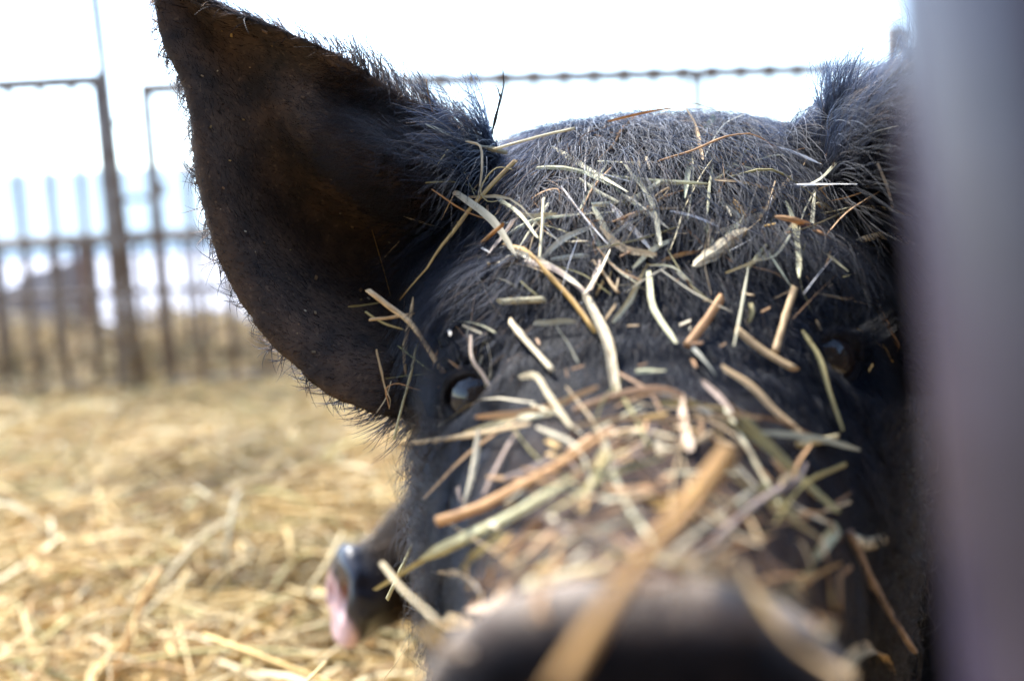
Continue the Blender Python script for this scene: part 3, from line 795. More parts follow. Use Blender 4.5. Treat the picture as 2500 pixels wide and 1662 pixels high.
    # ---- eyelashes
    for (c0, nn, uu_, rr_) in EYES_W:
        m = 46; t = r.uniform(0.05, 0.95, m); a = math.pi * t
        base = W2C(c0 + rr_ * (0.0138 * np.cos(a))[:, None] + uu_ * (0.0108 * np.sin(a))[:, None] + nn * 0.0125)
        dirw = nn * 0.7 + uu_ * 0.25 + rr_ * (0.6 * np.cos(a))[:, None] + r.normal(0, 0.18, (m, 3))
        dc = V2C(nrmz(dirw)); s = np.linspace(0, 1, 7)[None, :, None]; L = r.uniform(0.010, 0.018, m)[:, None, None]
        P = base[:, None] + L * (dc[:, None] * s + np.array([0, 0, -1.0]) * (0.35 * s - 0.5 * s * s) * 0.8)
        add_hair(P, np.full(m, 0.00009), np.tile([0.03, 0.03, 0.032], (m, 1)))
    # ---- a few long stray hairs from the cheek and brow crossing the ear
    strays = [((1075, 905), (1010, 880), (880, 862)), ((1090, 940), (1000, 925), (920, 970)), ((1085, 900), (1000, 880), (905, 890)), ((1070, 1010), (1000, 1050), (950, 1080)),
              ((1060, 1040), (990, 1080), (940, 1100)), ((1050, 1180), (1000, 1165), (960, 1185)), ((1070, 1020), (1010, 1080), (1003, 1110)), ((1075, 870), (1000, 905), (950, 930)),
              ((1060, 1100), (1005, 1060), (985, 1010)), ((1055, 1010), (995, 1040), (930, 1040)), ((1068, 1060), (1000, 1110), (1006, 1170)), ((1100, 760), (1010, 740), (930, 780))]
    for a, b, c_ in strays:
        q = [PX(*a, 0.447), PX(*b, 0.445), PX(*c_, 0.443)]; s = np.linspace(0, 1, 7)[:, None]
        P = (1 - s) ** 2 * q[0] + 2 * s * (1 - s) * q[1] + s * s * q[2]
        add_hair(P[None], np.array([0.00013]), np.array([[0.025, 0.022, 0.022]]))
    # ---- trunk, out of sight behind the head: short sparse coat
    p, i = tri_sample(V, PF, ((Y >= 0.70) * 1.0) + 1e-9, 6000, r); n = PNc[i]; m = len(p)
    P = grow(p, n, np.tile([0.4, 0.6, -0.5], (m, 1)), r.uniform(0.012, 0.025, m), 0.35, 0.1, 0.2, r, 0.01, 0.2)
    add_hair(P, np.full(m, 0.00012), np.tile([0.03, 0.028, 0.028], (m, 1)))
    P = np.concatenate(hair_pts); k = P.shape[1]
    o = curves_obj('bristles', C2W(P.reshape(-1, 3)).reshape(-1, k, 3), np.concatenate(hair_rad), np.concatenate(hair_col), pig_root, M['hair'])
fur()

# ================================================================== NEAR POST
pt, pb = PX(2300, -120, 0.128), PX(2385, 1780, 0.128)
def near_post():
    a = PX(2212, 0, 0.122); b = PX(2368, 1662, 0.122)
    rr = 0.021
    top = a + np.array([rr, 0, 0]); bot = b + np.array([rr, 0, 0]); d = (bot - top)
    wt, wb = C2W([top])[0], C2W([bot])[0]; dw = wb - wt; dw = dw / np.linalg.norm(dw)
    t0 = wt - dw * (0.62 / abs(dw[2])); t1 = wb + dw * ((wb[2] + 0.02) / abs(dw[2]))
    root = empty('near_post', (t1[0], t1[1], 0)); tag(root, 'blurred grey brown steel post close to the viewer', 'post')
    v, f, uv = tube_vf([t0, t0 * 0.66 + t1 * 0.34, t0 * 0.33 + t1 * 0.67, t1], rr, 32); mk('shaft', v, f, M['post'], root)
    v, f = ellipsoid_vf(t0, (rr * 1.02, rr * 1.02, rr * 0.5), None, 24, 10); mk('cap', v, f, M['post'], root)
near_post()

# ================================================================== SECOND PIG
def second_pig():
    D = 0.86
    # head seen from its side, nose to the left: stations from nose plate to nape (camera frame)
    nose = PX(822, 1468, D)
    ax = np.array([0.80, 0.42, 0.30]); ax /= np.linalg.norm(ax)
    st = [(0.000, 0.030, 0.036), (0.004, 0.037, 0.0415), (0.012, 0.039, 0.0425), (0.022, 0.034, 0.037), (0.05, 0.036, 0.040), (0.09, 0.048, 0.055), (0.13, 0.066, 0.078), (0.17, 0.080, 0.092), (0.21, 0.085, 0.10), (0.26, 0.08, 0.10)]
    up = np.array([0, 0, 1.0]) - ax * ax[2]; up /= np.linalg.norm(up); sd = np.cross(ax, up)
    K = 40; rings = []; ts = np.linspace(0, 0.26, 44); tb = interp(st, ts)
    for t, (hw, hh) in zip(ts, tb):
        c = nose + ax * t
        for k in range(K):
            a = 2 * math.pi * k / K
            rings.append(c + sd * hw * math.cos(a) + up * hh * math.sin(a) + ax * (0.012 * math.sin(a) if t < 0.015 else 0.0))
    f = []
    for i in range(len(ts) - 1):
        for k in range(K): f.append([i * K + k, i * K + (k + 1) % K, (i + 1) * K + (k + 1) % K, (i + 1) * K + k])
    f += [list(range(K)), [(len(ts) - 1) * K + k for k in range(K)][::-1]]
    parts = [(np.array(rings), f)]
    e = nose + ax * 0.26
    path = [e - ax * 0.06, e + np.array([0.02, 0.06, -0.005]), e + np.array([0.045, 0.16, -0.01]), e + np.array([0.06, 0.28, -0.01]), e + np.array([0.07, 0.40, -0.01]), e + np.array([0.075, 0.47, -0.01])]
    parts.append(tube_vf(path, [0.085, 0.10, 0.115, 0.12, 0.10, 0.03], 24)[:2])
    for (dx, dy) in ((-0.05, 0.10), (0.10, 0.09), (0.0, 0.36), (0.13, 0.35)):
        tp = e + np.array([dx, dy, -0.07]); g = ground_c(tp[0], tp[1])
        parts.append(leg(tp, tp * 0.5 + g * 0.5, tp * 0.2 + g * 0.8, g, [0.05, 0.032, 0.02, 0.02, 0.018]))
    for sg in (-1, 1):                              # ears laid back along the neck
        b0 = nose + ax * 0.21 + up * 0.085 + sd * sg * 0.05
        tipp = nose + ax * 0.30 + up * 0.10 + sd * sg * 0.09
        parts.append(tube_vf([b0, b0 * 0.6 + tipp * 0.4 + up * 0.01, tipp], [0.03, 0.034, 0.006], 12, flat=0.25, nrm=np.tile(up, (3, 1)))[:2])
    v, f = join(parts); v, f = remesh(v, f, 0.0042, 3)
    loc = (v - nose) @ ax; hgt = (v - nose) @ up; wd = (v - nose) @ sd
    lumpy = np.array([mnoise.noise(Vector(p * 34)) + 0.5 * mnoise.noise(Vector(p * 80)) for p in v])
    v = v + (v - (nose + np.outer(loc, ax))) * (0.10 * lumpy * smoothstep(0.3, 0.0, loc))[:, None] + ax * (0.004 * lumpy * (loc < 0.03))[:, None]
    # nostrils
    for sg in (-1, 1):
        d = np.sqrt((wd - sg * 0.014) ** 2 + ((hgt - 0.004) * 0.8) ** 2); v = v + ax * (0.010 * np.exp(-(d / 0.0075) ** 2) * (loc < 0.02))[:, None]
    root = empty('small_pig', (*C2W([e + np.array([0.05, 0.2, 0])])[0][:2], 0)); tag(root, 'smaller dark pig with a pink nose plate behind the big pig', 'pig')
    o = mk('body', C2W(v), f, M['hide2'], root)
    h = np.zeros((len(v), 4)); h[:, 3] = 1
    pink = (1 - smoothstep(0.006, 0.012, loc - 0.012 * np.clip(hgt / 0.042, -1, 1))) * (1 - smoothstep(0.018, 0.032, hgt - 0.15 * wd))
    xo = (v - nose)[:, 0]
    pink = pink * (1 - smoothstep(0.002, 0.012, 0.75 * hgt + 1.3 * xo - 0.004))
    h[:, 0] = pink
    for sg in (-1, 1):
        d = np.sqrt((wd - sg * 0.014) ** 2 + ((hgt - 0.004) * 0.7) ** 2); h[:, 1] = np.maximum(h[:, 1], np.exp(-(d / 0.008) ** 2) * (loc < 0.03))
    h[:, 2] = 1 - smoothstep(0.012, 0.045, loc)
    ca = o.data.color_attributes.new('hide', 'FLOAT_COLOR', 'POINT'); ca.data.foreach_set('color', h.ravel())
    nr = np.empty(len(v) * 3); o.data.vertices.foreach_get('normal', nr); nc = V2C(nr.reshape(-1, 3))
    r = np.random.default_rng(21)
    p, i = tri_sample(v, f, (loc > 0.03) * (0.15 + (loc < 0.26)) + 1e-9, 15000, r); m = len(p)
    P = grow(p, nc[i], np.tile(ax * 1.0 + np.array([0, 0, -0.2]), (m, 1)), r.uniform(0.010, 0.026, m), 0.55, 0.1, 0.35, r, 0.008, 0.35)
    curves_obj('bristles', C2W(P.reshape(-1, 3)).reshape(m, -1, 3), (r.uniform(0.00008, 0.00014, m)[:, None] * (1 - 0.8 * np.linspace(0, 1, 7) ** 1.6)[None]),
               np.array([0.022, 0.013, 0.008]) * r.uniform(0.4, 2.0, (m, 1)), root, M['hair'])
    for sg in (-1, 1):
        c = nose + ax * 0.15 + up * 0.048 + sd * sg * 0.060
        ev, ef = ellipsoid_vf(c, (0.010, 0.010, 0.010)); mk('eye', C2W(ev), ef, M['eye'], root)
def hide2():
    m = bpy.data.materials.new('dark_hide_pink_nose'); m.use_nodes = True
    N, L, b = nodes(m); at = N.new('ShaderNodeAttribute'); at.attribute_name = 'hide'
    sp = N.new('ShaderNodeSeparateColor'); L.new(at.outputs['Color'], sp.inputs[0])
    def mix(f, a_, c_):
        x = N.new('ShaderNodeMix'); x.data_type = 'RGBA'; L.new(f, x.inputs[0])
        if isinstance(a_, tuple): x.inputs[6].default_value = (*a_, 1)
        else: L.new(a_, x.inputs[6])
        x.inputs[7].default_value = (*c_, 1); return x.outputs[2]
    c = mix(sp.outputs[2], (0.014, 0.009, 0.006), (0.022, 0.020, 0.024))
    c = mix(sp.outputs[0], c, (0.62, 0.40, 0.40)); c = mix(sp.outputs[1], c, (0.24, 0.06, 0.025)); L.new(c, b.inputs['Base Color'])
    rr = N.new('ShaderNodeMapRange'); rr.inputs[3].default_value = 0.8; rr.inputs[4].default_value = 0.28
    L.new(sp.outputs[2], rr.inputs[0]); L.new(rr.outputs[0], b.inputs['Roughness']); r3_ = N.new('ShaderNodeMapRange'); r3_.inputs[3].default_value = 0.05; r3_.inputs[4].default_value = 0.45
    L.new(sp.outputs[2], r3_.inputs[0]); L.new(r3_.outputs[0], b.inputs['Specular IOR Level'])
    return m
M['hide2'] = hide2()
second_pig()

# ================================================================== STRAW LYING ON THE PIG
CROP = {'A': (1150, 150, 0.46630), 'B': (850, 500, 0.38265), 'C': (1400, 600, 0.41455), 'D': (750, 1050, 0.74184), 'E': (0, 1060, 0.44510), 'P': (0, 0, 1.0)}
HUE = {'cream': (.86, .74, .50), 'pale': (.80, .72, .46), 'pgreen': (.68, .66, .42), 'green': (.38, .40, .17), 'gold': (.70, .44, .14), 'tan': (.70, .50, .27), 'orange': (.66, .39, .18),
       'brown': (.44, .25, .12), 'white': (.88, .84, .78), 'pink': (.76, .60, .46), 'mauve': (.48, .36, .29), 'olive': (.50, .42, .18), 'bluish': (.66, .65, .53), 'stick': (.44, .25, .075), 'dark': (.045, .032, .022)}
COC = 36 / 2500.0
def coc_px(d): return abs(d - 0.485) / d * (35.0 ** 2 / 450 / 3.9) / COC
def resample(P, n):
    P = np.asarray(P, float)
    if len(P) == 2: t = np.linspace(0, 1, n)[:, None]; return P[0] * (1 - t) + P[1] * t
    k = np.r_[0, np.cumsum(np.linalg.norm(np.diff(P, axis=0), axis=1))]; k /= k[-1]
    return catmull(np.c_[k, P], np.linspace(0, 1, n))
ORI = Vector((0, 0, CAM_H))
def head_hit(px, py):
    p = W(px, py, 1.0); h = PBVH.ray_cast(ORI, (p - ORI).normalized())
    if h[0] is None: return None
    return W2C([h[0]])[0][1], np.array(h[1])
def straw_geo(P, wpx, kind, r, depth=None, stiff=True, proud=0.005):
    n = len(P); N = np.zeros((n, 3)); d = np.full(n, np.nan)
    fwd = np.array(CAMM.to_3x3() @ Vector((0, 0, 1)))
    if depth is not None:
        d = np.interp(np.linspace(0, 1, n), np.linspace(0, 1, len(depth)), depth); N[:] = fwd
    else:
        for i, (px, py) in enumerate(P):
            h = head_hit(px, py)
            if h and h[0] < 0.63: d[i] = h[0]; N[i] = h[1]
        ok = ~np.isnan(d); x = np.arange(n)
        if ok.sum() == 0: d[:] = 0.47
        else: d = np.interp(x, x[ok], d[ok])
        d = d - proud - 0.009 * smoothstep(0.42, 0.50, d)
        if stiff:
            A = np.c_[np.ones(n), x]; co = np.linalg.lstsq(A, d, rcond=None)[0]; fit = A @ co
            fit = fit - min(0.016, max(0.0, (fit - d).max())); d = np.minimum(fit, d) * 0.5 + fit * 0.5
            d = np.minimum(d, fit + 0.004)
        else:
            for _ in range(2): d[1:-1] = np.minimum(d[1:-1], (d[:-2] + 2 * d[1:-1] + d[2:]) / 4)
        N = N * 0.4 + fwd * 0.6
    N = N + np.array([r.gauss(0, .45) for _ in range(3)]); N = N / np.linalg.norm(N, axis=1)[:, None]
    pw = C2W(np.stack([(P[:, 0] - 1250) / F * d, d, (831 - P[:, 1]) / F * d], 1))
    we = np.array([max(wpx - 0.30 * coc_px(q), 0.50 * wpx) for q in d]); rad = we / F * d / 2
    t = np.linspace(0, 1, n); ph = r.random() * 6
    if kind == 'stem':
        node = r.choice([None, r.uniform(.2, .8), r.uniform(.2, .8)])
        prof = 1 + 0.05 * np.sin(t * 7 + ph) + (0.28 * np.exp(-((t - node) / 0.045) ** 2) if node else 0); flat = r.uniform(0.35, 0.7); k = 7; fold = 0
    elif kind == 'blade': prof = np.interp(t, [0, .05, .5, .9, 1], [r.uniform(.3, 1), .95, 1.05, .85, r.uniform(.1, .7)]) + 0.06 * np.sin(t * 11 + ph); flat = 0.10; k = 4; fold = r.uniform(-.5, .5)
    elif kind == 'taper': prof = np.interp(t, [0, .5, 1], [1.1, 1.0, 0.12]); flat = 0.6; k = 7; fold = 0
    elif kind == 'flake': prof = np.interp(t, [0, .12, .35, .7, 1], [.25, .8, 1.0, 1.05, .5]) * (1 + 0.12 * np.sin(t * 23 + ph)); flat = 0.06; k = 4; fold = r.uniform(-.4, .4)
    else: prof = np.interp(t, [0, .2, .6, 1], [.7, 1.15, .8, .2]) * (1 + 0.2 * np.sin(t * 19 + ph)); flat = 0.25; k = 4; fold = r.uniform(-.5, .5)
    rad = rad * prof
    r_ = r.random() * 30
    k1 = np.array([[mnoise.noise(Vector((i * 0.15, q * 7.1, r_ * 3.3))) for q in range(3)] for i in range(n)])
    pw = pw + k1 * rad.mean() * (0.3 if kind in ('stem', 'taper') else 0.7)
    tw = r.uniform(-1.1, 1.1) * np.linspace(-0.5, 0.5, n) if k == 4 else np.zeros(n)
    Tn = nrmz(np.gradient(pw, axis=0)); N = N * np.cos(tw)[:, None] + np.cross(Tn, N) * np.sin(tw)[:, None]
    V, f, uv = tube_vf(pw, rad, k, True, flat, N)
    if k == 4:                                  # crease along the middle, edges left thin
        S_ = nrmz(np.cross(Tn, N)); U_ = np.cross(S_, Tn); Vr = V.reshape(n, 4, 3)
        Vr[:, 1] += U_ * (rad * fold)[:, None]; Vr[:, 3] += U_ * (rad * fold)[:, None]; V = Vr.reshape(-1, 3)
        f[-2] = [0, 3, 2, 1]
    Ve = V.reshape(n, k, 3); sh = np.cos(np.arange(k) / k * 2 * math.pi + ph)[:, None]          # slanted, broken ends
    Ve[0] += Tn[0] * sh * rad[0] * r.uniform(-1.6, 1.6); Ve[-1] += Tn[-1] * sh * rad[-1] * r.uniform(-1.6, 1.6); V = Ve.reshape(-1, 3)
    uv[:, 0] *= max(1.0, np.linalg.norm(np.diff(pw, axis=0), axis=1).sum() / 0.04)
    return V, f, uv, k
def straw(tagc, width, hue, kind, pts, label, depth=None, stiff=True, proud=0.005, name=None):
    ox, oy, sc = CROP[tagc]
    P = resample([(ox + a * sc, oy + b * sc) for a, b in pts], 14); r = random.Random(label)
    V, f, uv, k = straw_geo(P, width * sc, kind, r, depth, stiff, proud)
    nm = name or {'stem': 'round_straw', 'blade': 'flat_straw', 'taper': 'tapered_straw', 'flake': 'straw_flake', 'frag': 'straw_shred'}[kind]
    o = mk(nm, V, f, M['straw'], uv=uv, smooth=(k > 4)); recenter(o)
    o.data.polygons[-1].use_smooth = False; o.data.polygons[-2].use_smooth = False
    c = np.array(HUE[hue]) * (0.95 + 0.2 * r.random()); o.color = (*c, 1)
    tag(o, label, 'twig' if name == 'twig' else 'straw', 'straw pieces on the big pig')
    return o
def litter(name, n, region, Lr, Wr, hues, seed, label, kinds=('blade', 'frag', 'stem'), aim=None):
    """a tangle of wisps too fine or too blurred to tell apart, one mesh"""
    r = random.Random(seed); parts, cols = [], []
    while len(parts) < n:
        x, y = region(r)
        if head_hit(x, y) is None or head_hit(x, y)[0] > 0.62: continue
        a = r.uniform(0, math.pi) if aim is None else aim(r, x, y); L = r.uniform(*Lr) / 2; b = r.gauss(0, 0.18) * L
        dx, dy = math.cos(a), math.sin(a)
        P = resample([(x - dx * L, y - dy * L), (x - dy * b, y + dx * b), (x + dx * L, y + dy * L)], 7)
        V, f, uv, k = straw_geo(P, r.uniform(*Wr), r.choice(kinds), r, None, True, r.uniform(0.002, 0.008))
        parts.append((V, f)); cols.append(np.tile(np.array(HUE[r.choice(hues)]) * r.uniform(0.6, 1.1), (len(V), 1)))
    V, f = join(parts); o = mk(name, V, f, M['loose'], smooth=False, col=np.concatenate(cols)); tag(o, label, 'hay', kind='stuff')
ST = [
 # forehead and poll
 ('A', 26, 'pgreen', 'blade', [(345, 556), (480, 556), (620, 588), (860, 615), (1245, 640)], 'long pale green blade lying level across the forehead'),
 ('A', 13, 'pale', 'blade', [(850, 632), (1000, 643), (1240, 656)], 'thin pale strip along the underside of the long green blade'),
 ('A', 20, 'tan', 'blade', [(1280, 622), (1400, 630), (1550, 668), (1700, 720), (1850, 772), (1950, 830)], 'long beige blade curving down the forehead toward the far brow'),
 ('A', 18, 'pale', 'stem', [(1810, 740), (1960, 815), (2140, 920)], 'pale jointed stem at the end of the curving beige blade'),
 ('A', 13, 'orange', 'frag', [(980, 522), (1150, 470), (1380, 385), (1490, 385), (1560, 430), (1660, 470), (1750, 455)], 'crooked orange brown tendril winding below the poll'),
 ('A', 24, 'tan', 'blade', [(1120, 222), (1170, 320), (1195, 420), (1212, 512)], 'broad tan strip hanging down from the top of the poll'),
 ('A', 15, 'brown', 'blade', [(1180, 330), (1240, 415), (1300, 525)], 'brown strip crossing beside the broad tan strip on the poll'),
 ('A', 9, 'bluish', 'blade', [(1430, 275), (1330, 325), (1262, 420), (1225, 500)], 'thin grey blade slanting down from the poll'),
 ('A', 26, 'pale', 'blade', [(1272, 512), (1210, 600), (1160, 690), (1110, 790), (1080, 890), (1040, 990)], 'long pale blade folded at its top, running down mid forehead'),
 ('A', 18, 'pgreen', 'blade', [(1266, 538), (1250, 640), (1242, 720), (1235, 800)], 'short greenish blade hanging beside the folded pale blade'),
 ('A', 22, 'pale', 'blade', [(1475, 440), (1400, 512), (1340, 580), (1280, 612)], 'pale blade pointing up from the mid forehead crossing'),
 ('A', 14, 'orange', 'blade', [(1475, 495), (1400, 560), (1340, 612), (1290, 690)], 'orange brown blade just below the pale upward pointing one'),
 ('A', 18, 'cream', 'taper', [(918, 500), (936, 555), (946, 602)], 'small cream spike above the long green blade'),
 ('A', 9, 'white', 'stem', [(620, 340), (605, 450), (596, 560), (600, 680)], 'thin white stem standing upright over the ear side of the poll'),
 ('A', 20, 'orange', 'frag', [(862, 288), (790, 362), (742, 440), (665, 512)], 'ragged orange strip hanging over the poll edge'),
 ('A', 12, 'brown', 'frag', [(505, 430), (520, 490), (580, 522), (572, 400), (640, 365), (720, 345)], 'small brown curl on the poll beside the thin white stem'),
 ('A', 15, 'orange', 'blade', [(715, 314), (800, 294), (960, 262), (1095, 243)], 'flat orange strip lying along the skyline of the poll'),
 ('A', 18, 'pale', 'stem', [(120, 460), (260, 420), (400, 382), (545, 350)], 'pale yellow stem on the skyline beside the ear base'),
 ('P', 11, 'gold', 'taper', [(1258, 392), (1200, 452), (1150, 508), (1112, 560), (1064, 620), (1046, 650), (1010, 690), (976, 732)], 'long golden stem slanting from the poll down past the ear base', dict(depth=(.500, .470, .450, .438))),
 ('P', 6, 'cream', 'blade', [(1136, 345), (1170, 354), (1177, 400), (1172, 450), (1166, 490)], 'bent cream blade hanging at the top of the ear base', dict(depth=(.485, .480, .478))),
 ('A', 8, 'olive', 'blade', [(215, 565), (140, 555), (80, 610), (50, 690), (90, 735), (140, 730)], 'looping thin olive blade at the ear base', dict(depth=(.470, .470, .465))),
 ('A', 21, 'pgreen', 'blade', [(150, 725), (220, 772), (290, 840), (352, 922)], 'pale blue green blade sloping down beside the ear base', dict(proud=0.016)),
 ('A', 20, 'pale', 'stem', [(380, 715), (375, 830), (366, 950), (360, 1030)], 'short pale upright stem beside the blue green blade', dict(proud=0.016)),
 ('A', 20, 'cream', 'blade', [(398, 898), (470, 935), (612, 942)], 'cream scrap with a kink right of the short upright stem'),
 ('A', 30, 'bluish', 'blade', [(415, 1037), (620, 1020)], 'flat greyish piece lying level on the brow'),
 ('A', 30, 'cream', 'blade', [(105, 1085), (170, 1040), (312, 990)], 'thick cream piece sitting on the brow above the near eye'),
 ('A', 22, 'orange', 'frag', [(570, 775), (610, 830), (652, 880), (640, 960), (652, 1015)], 'frayed orange scrap with a torn top on the forehead'),
 ('A', 12, 'orange', 'frag', [(620, 830), (740, 842)], 'short reddish shred joining the frayed orange scrap'),
 ('A', 46, 'white', 'flake', [(728, 752), (800, 832), (880, 912), (962, 1012)], 'crumpled white papery leaf in the middle of the forehead'),
 ('A', 26, 'pale', 'blade', [(992, 888), (955, 960)], 'small pale stub leaning on the crumpled white leaf'),
 ('A', 26, 'orange', 'frag', [(740, 840), (830, 812), (920, 770), (1000, 715), (1130, 668)], 'twisted orange brown shred behind the crumpled white leaf'),
 ('A', 12, 'tan', 'frag', [(945, 730), (985, 690), (1040, 662), (1010, 700), (960, 742)], 'small tan loop above the twisted orange shred'),
 ('A', 14, 'pink', 'blade', [(1225, 710), (1150, 772), (1080, 852)], 'narrow pinkish strip under the folded pale blade'),
 ('A', 32, 'pgreen', 'blade', [(1232, 848), (1245, 905), (1272, 985)], 'left arm of the pale V above the broad torn flake'),
 ('A', 32, 'pgreen', 'blade', [(1282, 975), (1340, 910), (1418, 832)], 'right arm of the pale V above the broad torn flake'),
 ('A', 24, 'bluish', 'blade', [(1410, 820), (1370, 780), (1305, 738)], 'greyish blade leading up from the pale V'),
 ('A', 82, 'cream', 'flake', [(1160, 1080), (1235, 1022), (1330, 962), (1440, 885)], 'broad torn cream flake, the widest piece on the forehead'),
 ('A', 14, 'tan', 'blade', [(1425, 822), (1500, 772), (1585, 765)], 'thin tan arc above the broad torn flake'),
 ('A', 34, 'gold', 'flake', [(1375, 715), (1400, 760), (1432, 800)], 'small golden scale above the pale V'),
 ('A', 42, 'orange', 'blade', [(1595, 818), (1700, 832), (1850, 890), (2080, 942)], 'thick reddish stem lying level above the far eye'),
 ('P', 17, 'brown', 'stem', [(1995, 565), (2040, 600), (2090, 650), (2145, 755), (2192, 848)], 'brown stem running down over the far eye'),
 ('A', 32, 'pgreen', 'blade', [(1655, 735), (1690, 830), (1710, 950), (1715, 1135)], 'upright pale green blade crossing the thick reddish stem'),
 ('A', 22, 'olive', 'frag', [(2198, 868), (2160, 952), (2050, 980), (2022, 1080), (1990, 1150)], 'bent olive tendril above the far eye'),
 ('A', 14, 'olive', 'blade', [(1620, 720), (1580, 820), (1530, 922)], 'thin olive sliver beside the upright pale green blade'),
 ('A', 24, 'pgreen', 'blade', [(1545, 958), (1440, 1092)], 'short pale green piece below the thin olive sliver'),
 ('A', 24, 'brown', 'blade', [(1120, 868), (1240, 982)], 'brown piece behind the pale V'),
 ('A', 28, 'tan', 'blade', [(1000, 1045), (1100, 1012), (1210, 990)], 'tan piece reaching to the tip of the broad torn flake'),
 ('C', 28, 'tan', 'stem', [(120, 90), (190, 180), (260, 272)], 'short tan stick beside the crumpled white leaf'),
 ('P', 20, 'gold', 'stem', [(1232, 596), (1280, 612), (1340, 672), (1393, 730), (1450, 806)], 'thick golden stem running diagonally across the near brow'),
 ('P', 20, 'pink', 'blade', [(1283, 634), (1348, 654), (1405, 691), (1432, 714)], 'pinkish blade joining the fork on the near brow'),
 ('P', 34, 'cream', 'blade', [(1430, 712), (1462, 778), (1484, 850), (1514, 960)], 'wide cream blade running down from the fork toward the bridge'),
 ('C', 44, 'pink', 'blade', [(150, 80), (130, 172), (85, 265)], 'upper arm of the fork at the head of the wide cream blade'),
 ('C', 44, 'pale', 'blade', [(440, 110), (330, 322), (238, 445)], 'pale piece slanting beneath the crumpled white leaf'),
 ('C', 44, 'pgreen', 'blade', [(440, 150), (458, 330), (520, 440), (605, 570)], 'long pale green blade bending down mid forehead'),
 ('C', 60, 'orange', 'stem', [(872, 308), (790, 432), (668, 592)], 'chunky orange stub in the middle of the lower forehead'),
 ('C', 54, 'tan', 'stem', [(958, 488), (1100, 602), (1302, 722)], 'tan stub sloping down toward the far eye'),
 ('C', 48, 'tan', 'stem', [(1302, 240), (1242, 440), (1190, 625)], 'upright tan stub touching the sloping tan stub'),
 ('C', 38, 'olive', 'blade', [(1042, 330), (1050, 390), (1025, 450)], 'small olive scrap above the sloping tan stub'),
 ('C', 42, 'olive', 'blade', [(1355, 500), (1440, 642), (1500, 850), (1595, 1085)], 'slender olive blade below the far eye'),
 ('C', 46, 'bluish', 'blade', [(700, 590), (840, 765)], 'grey green blade below the chunky orange stub'),
 ('C', 56, 'tan', 'blade', [(880, 720), (1000, 792), (1200, 990), (1352, 1122)], 'long beige blade sloping down the far side of the bridge'),
 ('C', 60, 'pale', 'stem', [(1325, 1172), (1545, 1130)], 'short cream yellow stub at the foot of the long beige blade'),
 ('C', 48, 'mauve', 'blade', [(760, 800), (870, 902), (935, 1005)], 'dull mauve blade on the upper bridge'),
 ('C', 46, 'pgreen', 'blade', [(365, 740), (545, 735)], 'level grey green piece beside the foot of the wide cream blade'),
 # ear, temple and near eye
 ('B', 40, 'tan', 'stem', [(130, 545), (270, 652), (390, 742), (450, 822), (530, 950), (605, 1065)], 'thick tan stalk leaning across the ear beside the near eye', dict(depth=(.440, .436, .428, .415))),
 ('B', 30, 'cream', 'flake', [(412, 590), (395, 700), (372, 830), (360, 960), (370, 1082)], 'split cream strip hanging under the thick tan stalk', dict(depth=(.440, .444, .446))),
 ('B', 21, 'pgreen', 'stem', [(440, 880), (400, 1080), (350, 1260), (290, 1500)], 'straight grey green stem hanging below the ear', dict(depth=(.442, .446, .45))),
 ('B', 17, 'cream', 'frag', [(180, 925), (210, 1050), (240, 1180), (270, 1250), (262, 1302)], 'thin frayed cream strip dangling inside the ear', dict(depth=(.448, .450, .452))),
 ('B', 11, 'orange', 'frag', [(262, 1295), (250, 1160), (300, 1140), (420, 1172), (572, 1202)], 'brown bent shred beside the dangling frayed strip', dict(depth=(.451, .446, .44))),
 ('B', 15, 'gold', 'blade', [(150, 160), (200, 320), (240, 460), (272, 580)], 'thin golden blade in the dark hollow of the ear'),
 ('B', 40, 'pgreen', 'blade', [(740, 360), (650, 462), (565, 525)], 'flat pale green piece at the temple', dict(proud=0.016)),
 ('B', 50, 'white', 'flake', [(535, 412), (590, 425), (648, 452)], 'small white torn flake at the temple', dict(proud=0.016)),
 ('B', 20, 'white', 'blade', [(748, 205), (815, 250), (905, 302)], 'bright white sliver above the temple', dict(proud=0.016)),
 ('B', 34, 'orange', 'stem', [(985, 128), (870, 232), (742, 385)], 'stout orange stem slanting over the temple', dict(proud=0.016)),
 ('B', 32, 'pink', 'blade', [(890, 0), (870, 112), (818, 245)], 'pinkish blade standing over the temple', dict(proud=0.016)),
 ('B', 13, 'gold', 'stem', [(965, 25), (880, 150), (838, 235)], 'thin golden stem beside the pinkish temple blade', dict(proud=0.016)),
 ('B', 30, 'pink', 'blade', [(1055, 88), (990, 192), (885, 325)], 'curved pinkish tan blade above the brow', dict(proud=0.016)),
 ('B', 14, 'brown', 'frag', [(735, 395), (650, 520), (590, 610)], 'thin brown shred trailing from the stout orange stem', dict(proud=0.016)),
 ('B', 17, 'olive', 'blade', [(108, 680), (220, 752), (372, 802)], 'olive sliver crossing behind the thick tan stalk', dict(depth=(.446, .445, .442))),
 ('B', 24, 'tan', 'blade', [(138, 732), (300, 716), (425, 690)], 'level tan piece behind the thick tan stalk', dict(depth=(.446, .444, .442))),
 ('B', 15, 'olive', 'blade', [(0, 648), (120, 635), (215, 618)], 'dim olive sliver deep inside the ear'),
 ('B', 13, 'green', 'blade', [(318, 900), (450, 1002), (562, 1092)], 'green grass blade sloping down to the near eye', dict(depth=(.443, .436, .428))),
 ('B', 13, 'green', 'blade', [(240, 1106), (400, 1086), (532, 1074)], 'green grass blade lying level beside the near eye', dict(depth=(.446, .44, .432))),
 ('B', 9, 'green', 'blade', [(548, 780), (590, 900), (612, 985)], 'fine upright green blade at the near brow', dict(depth=(.43, .425, .42))),
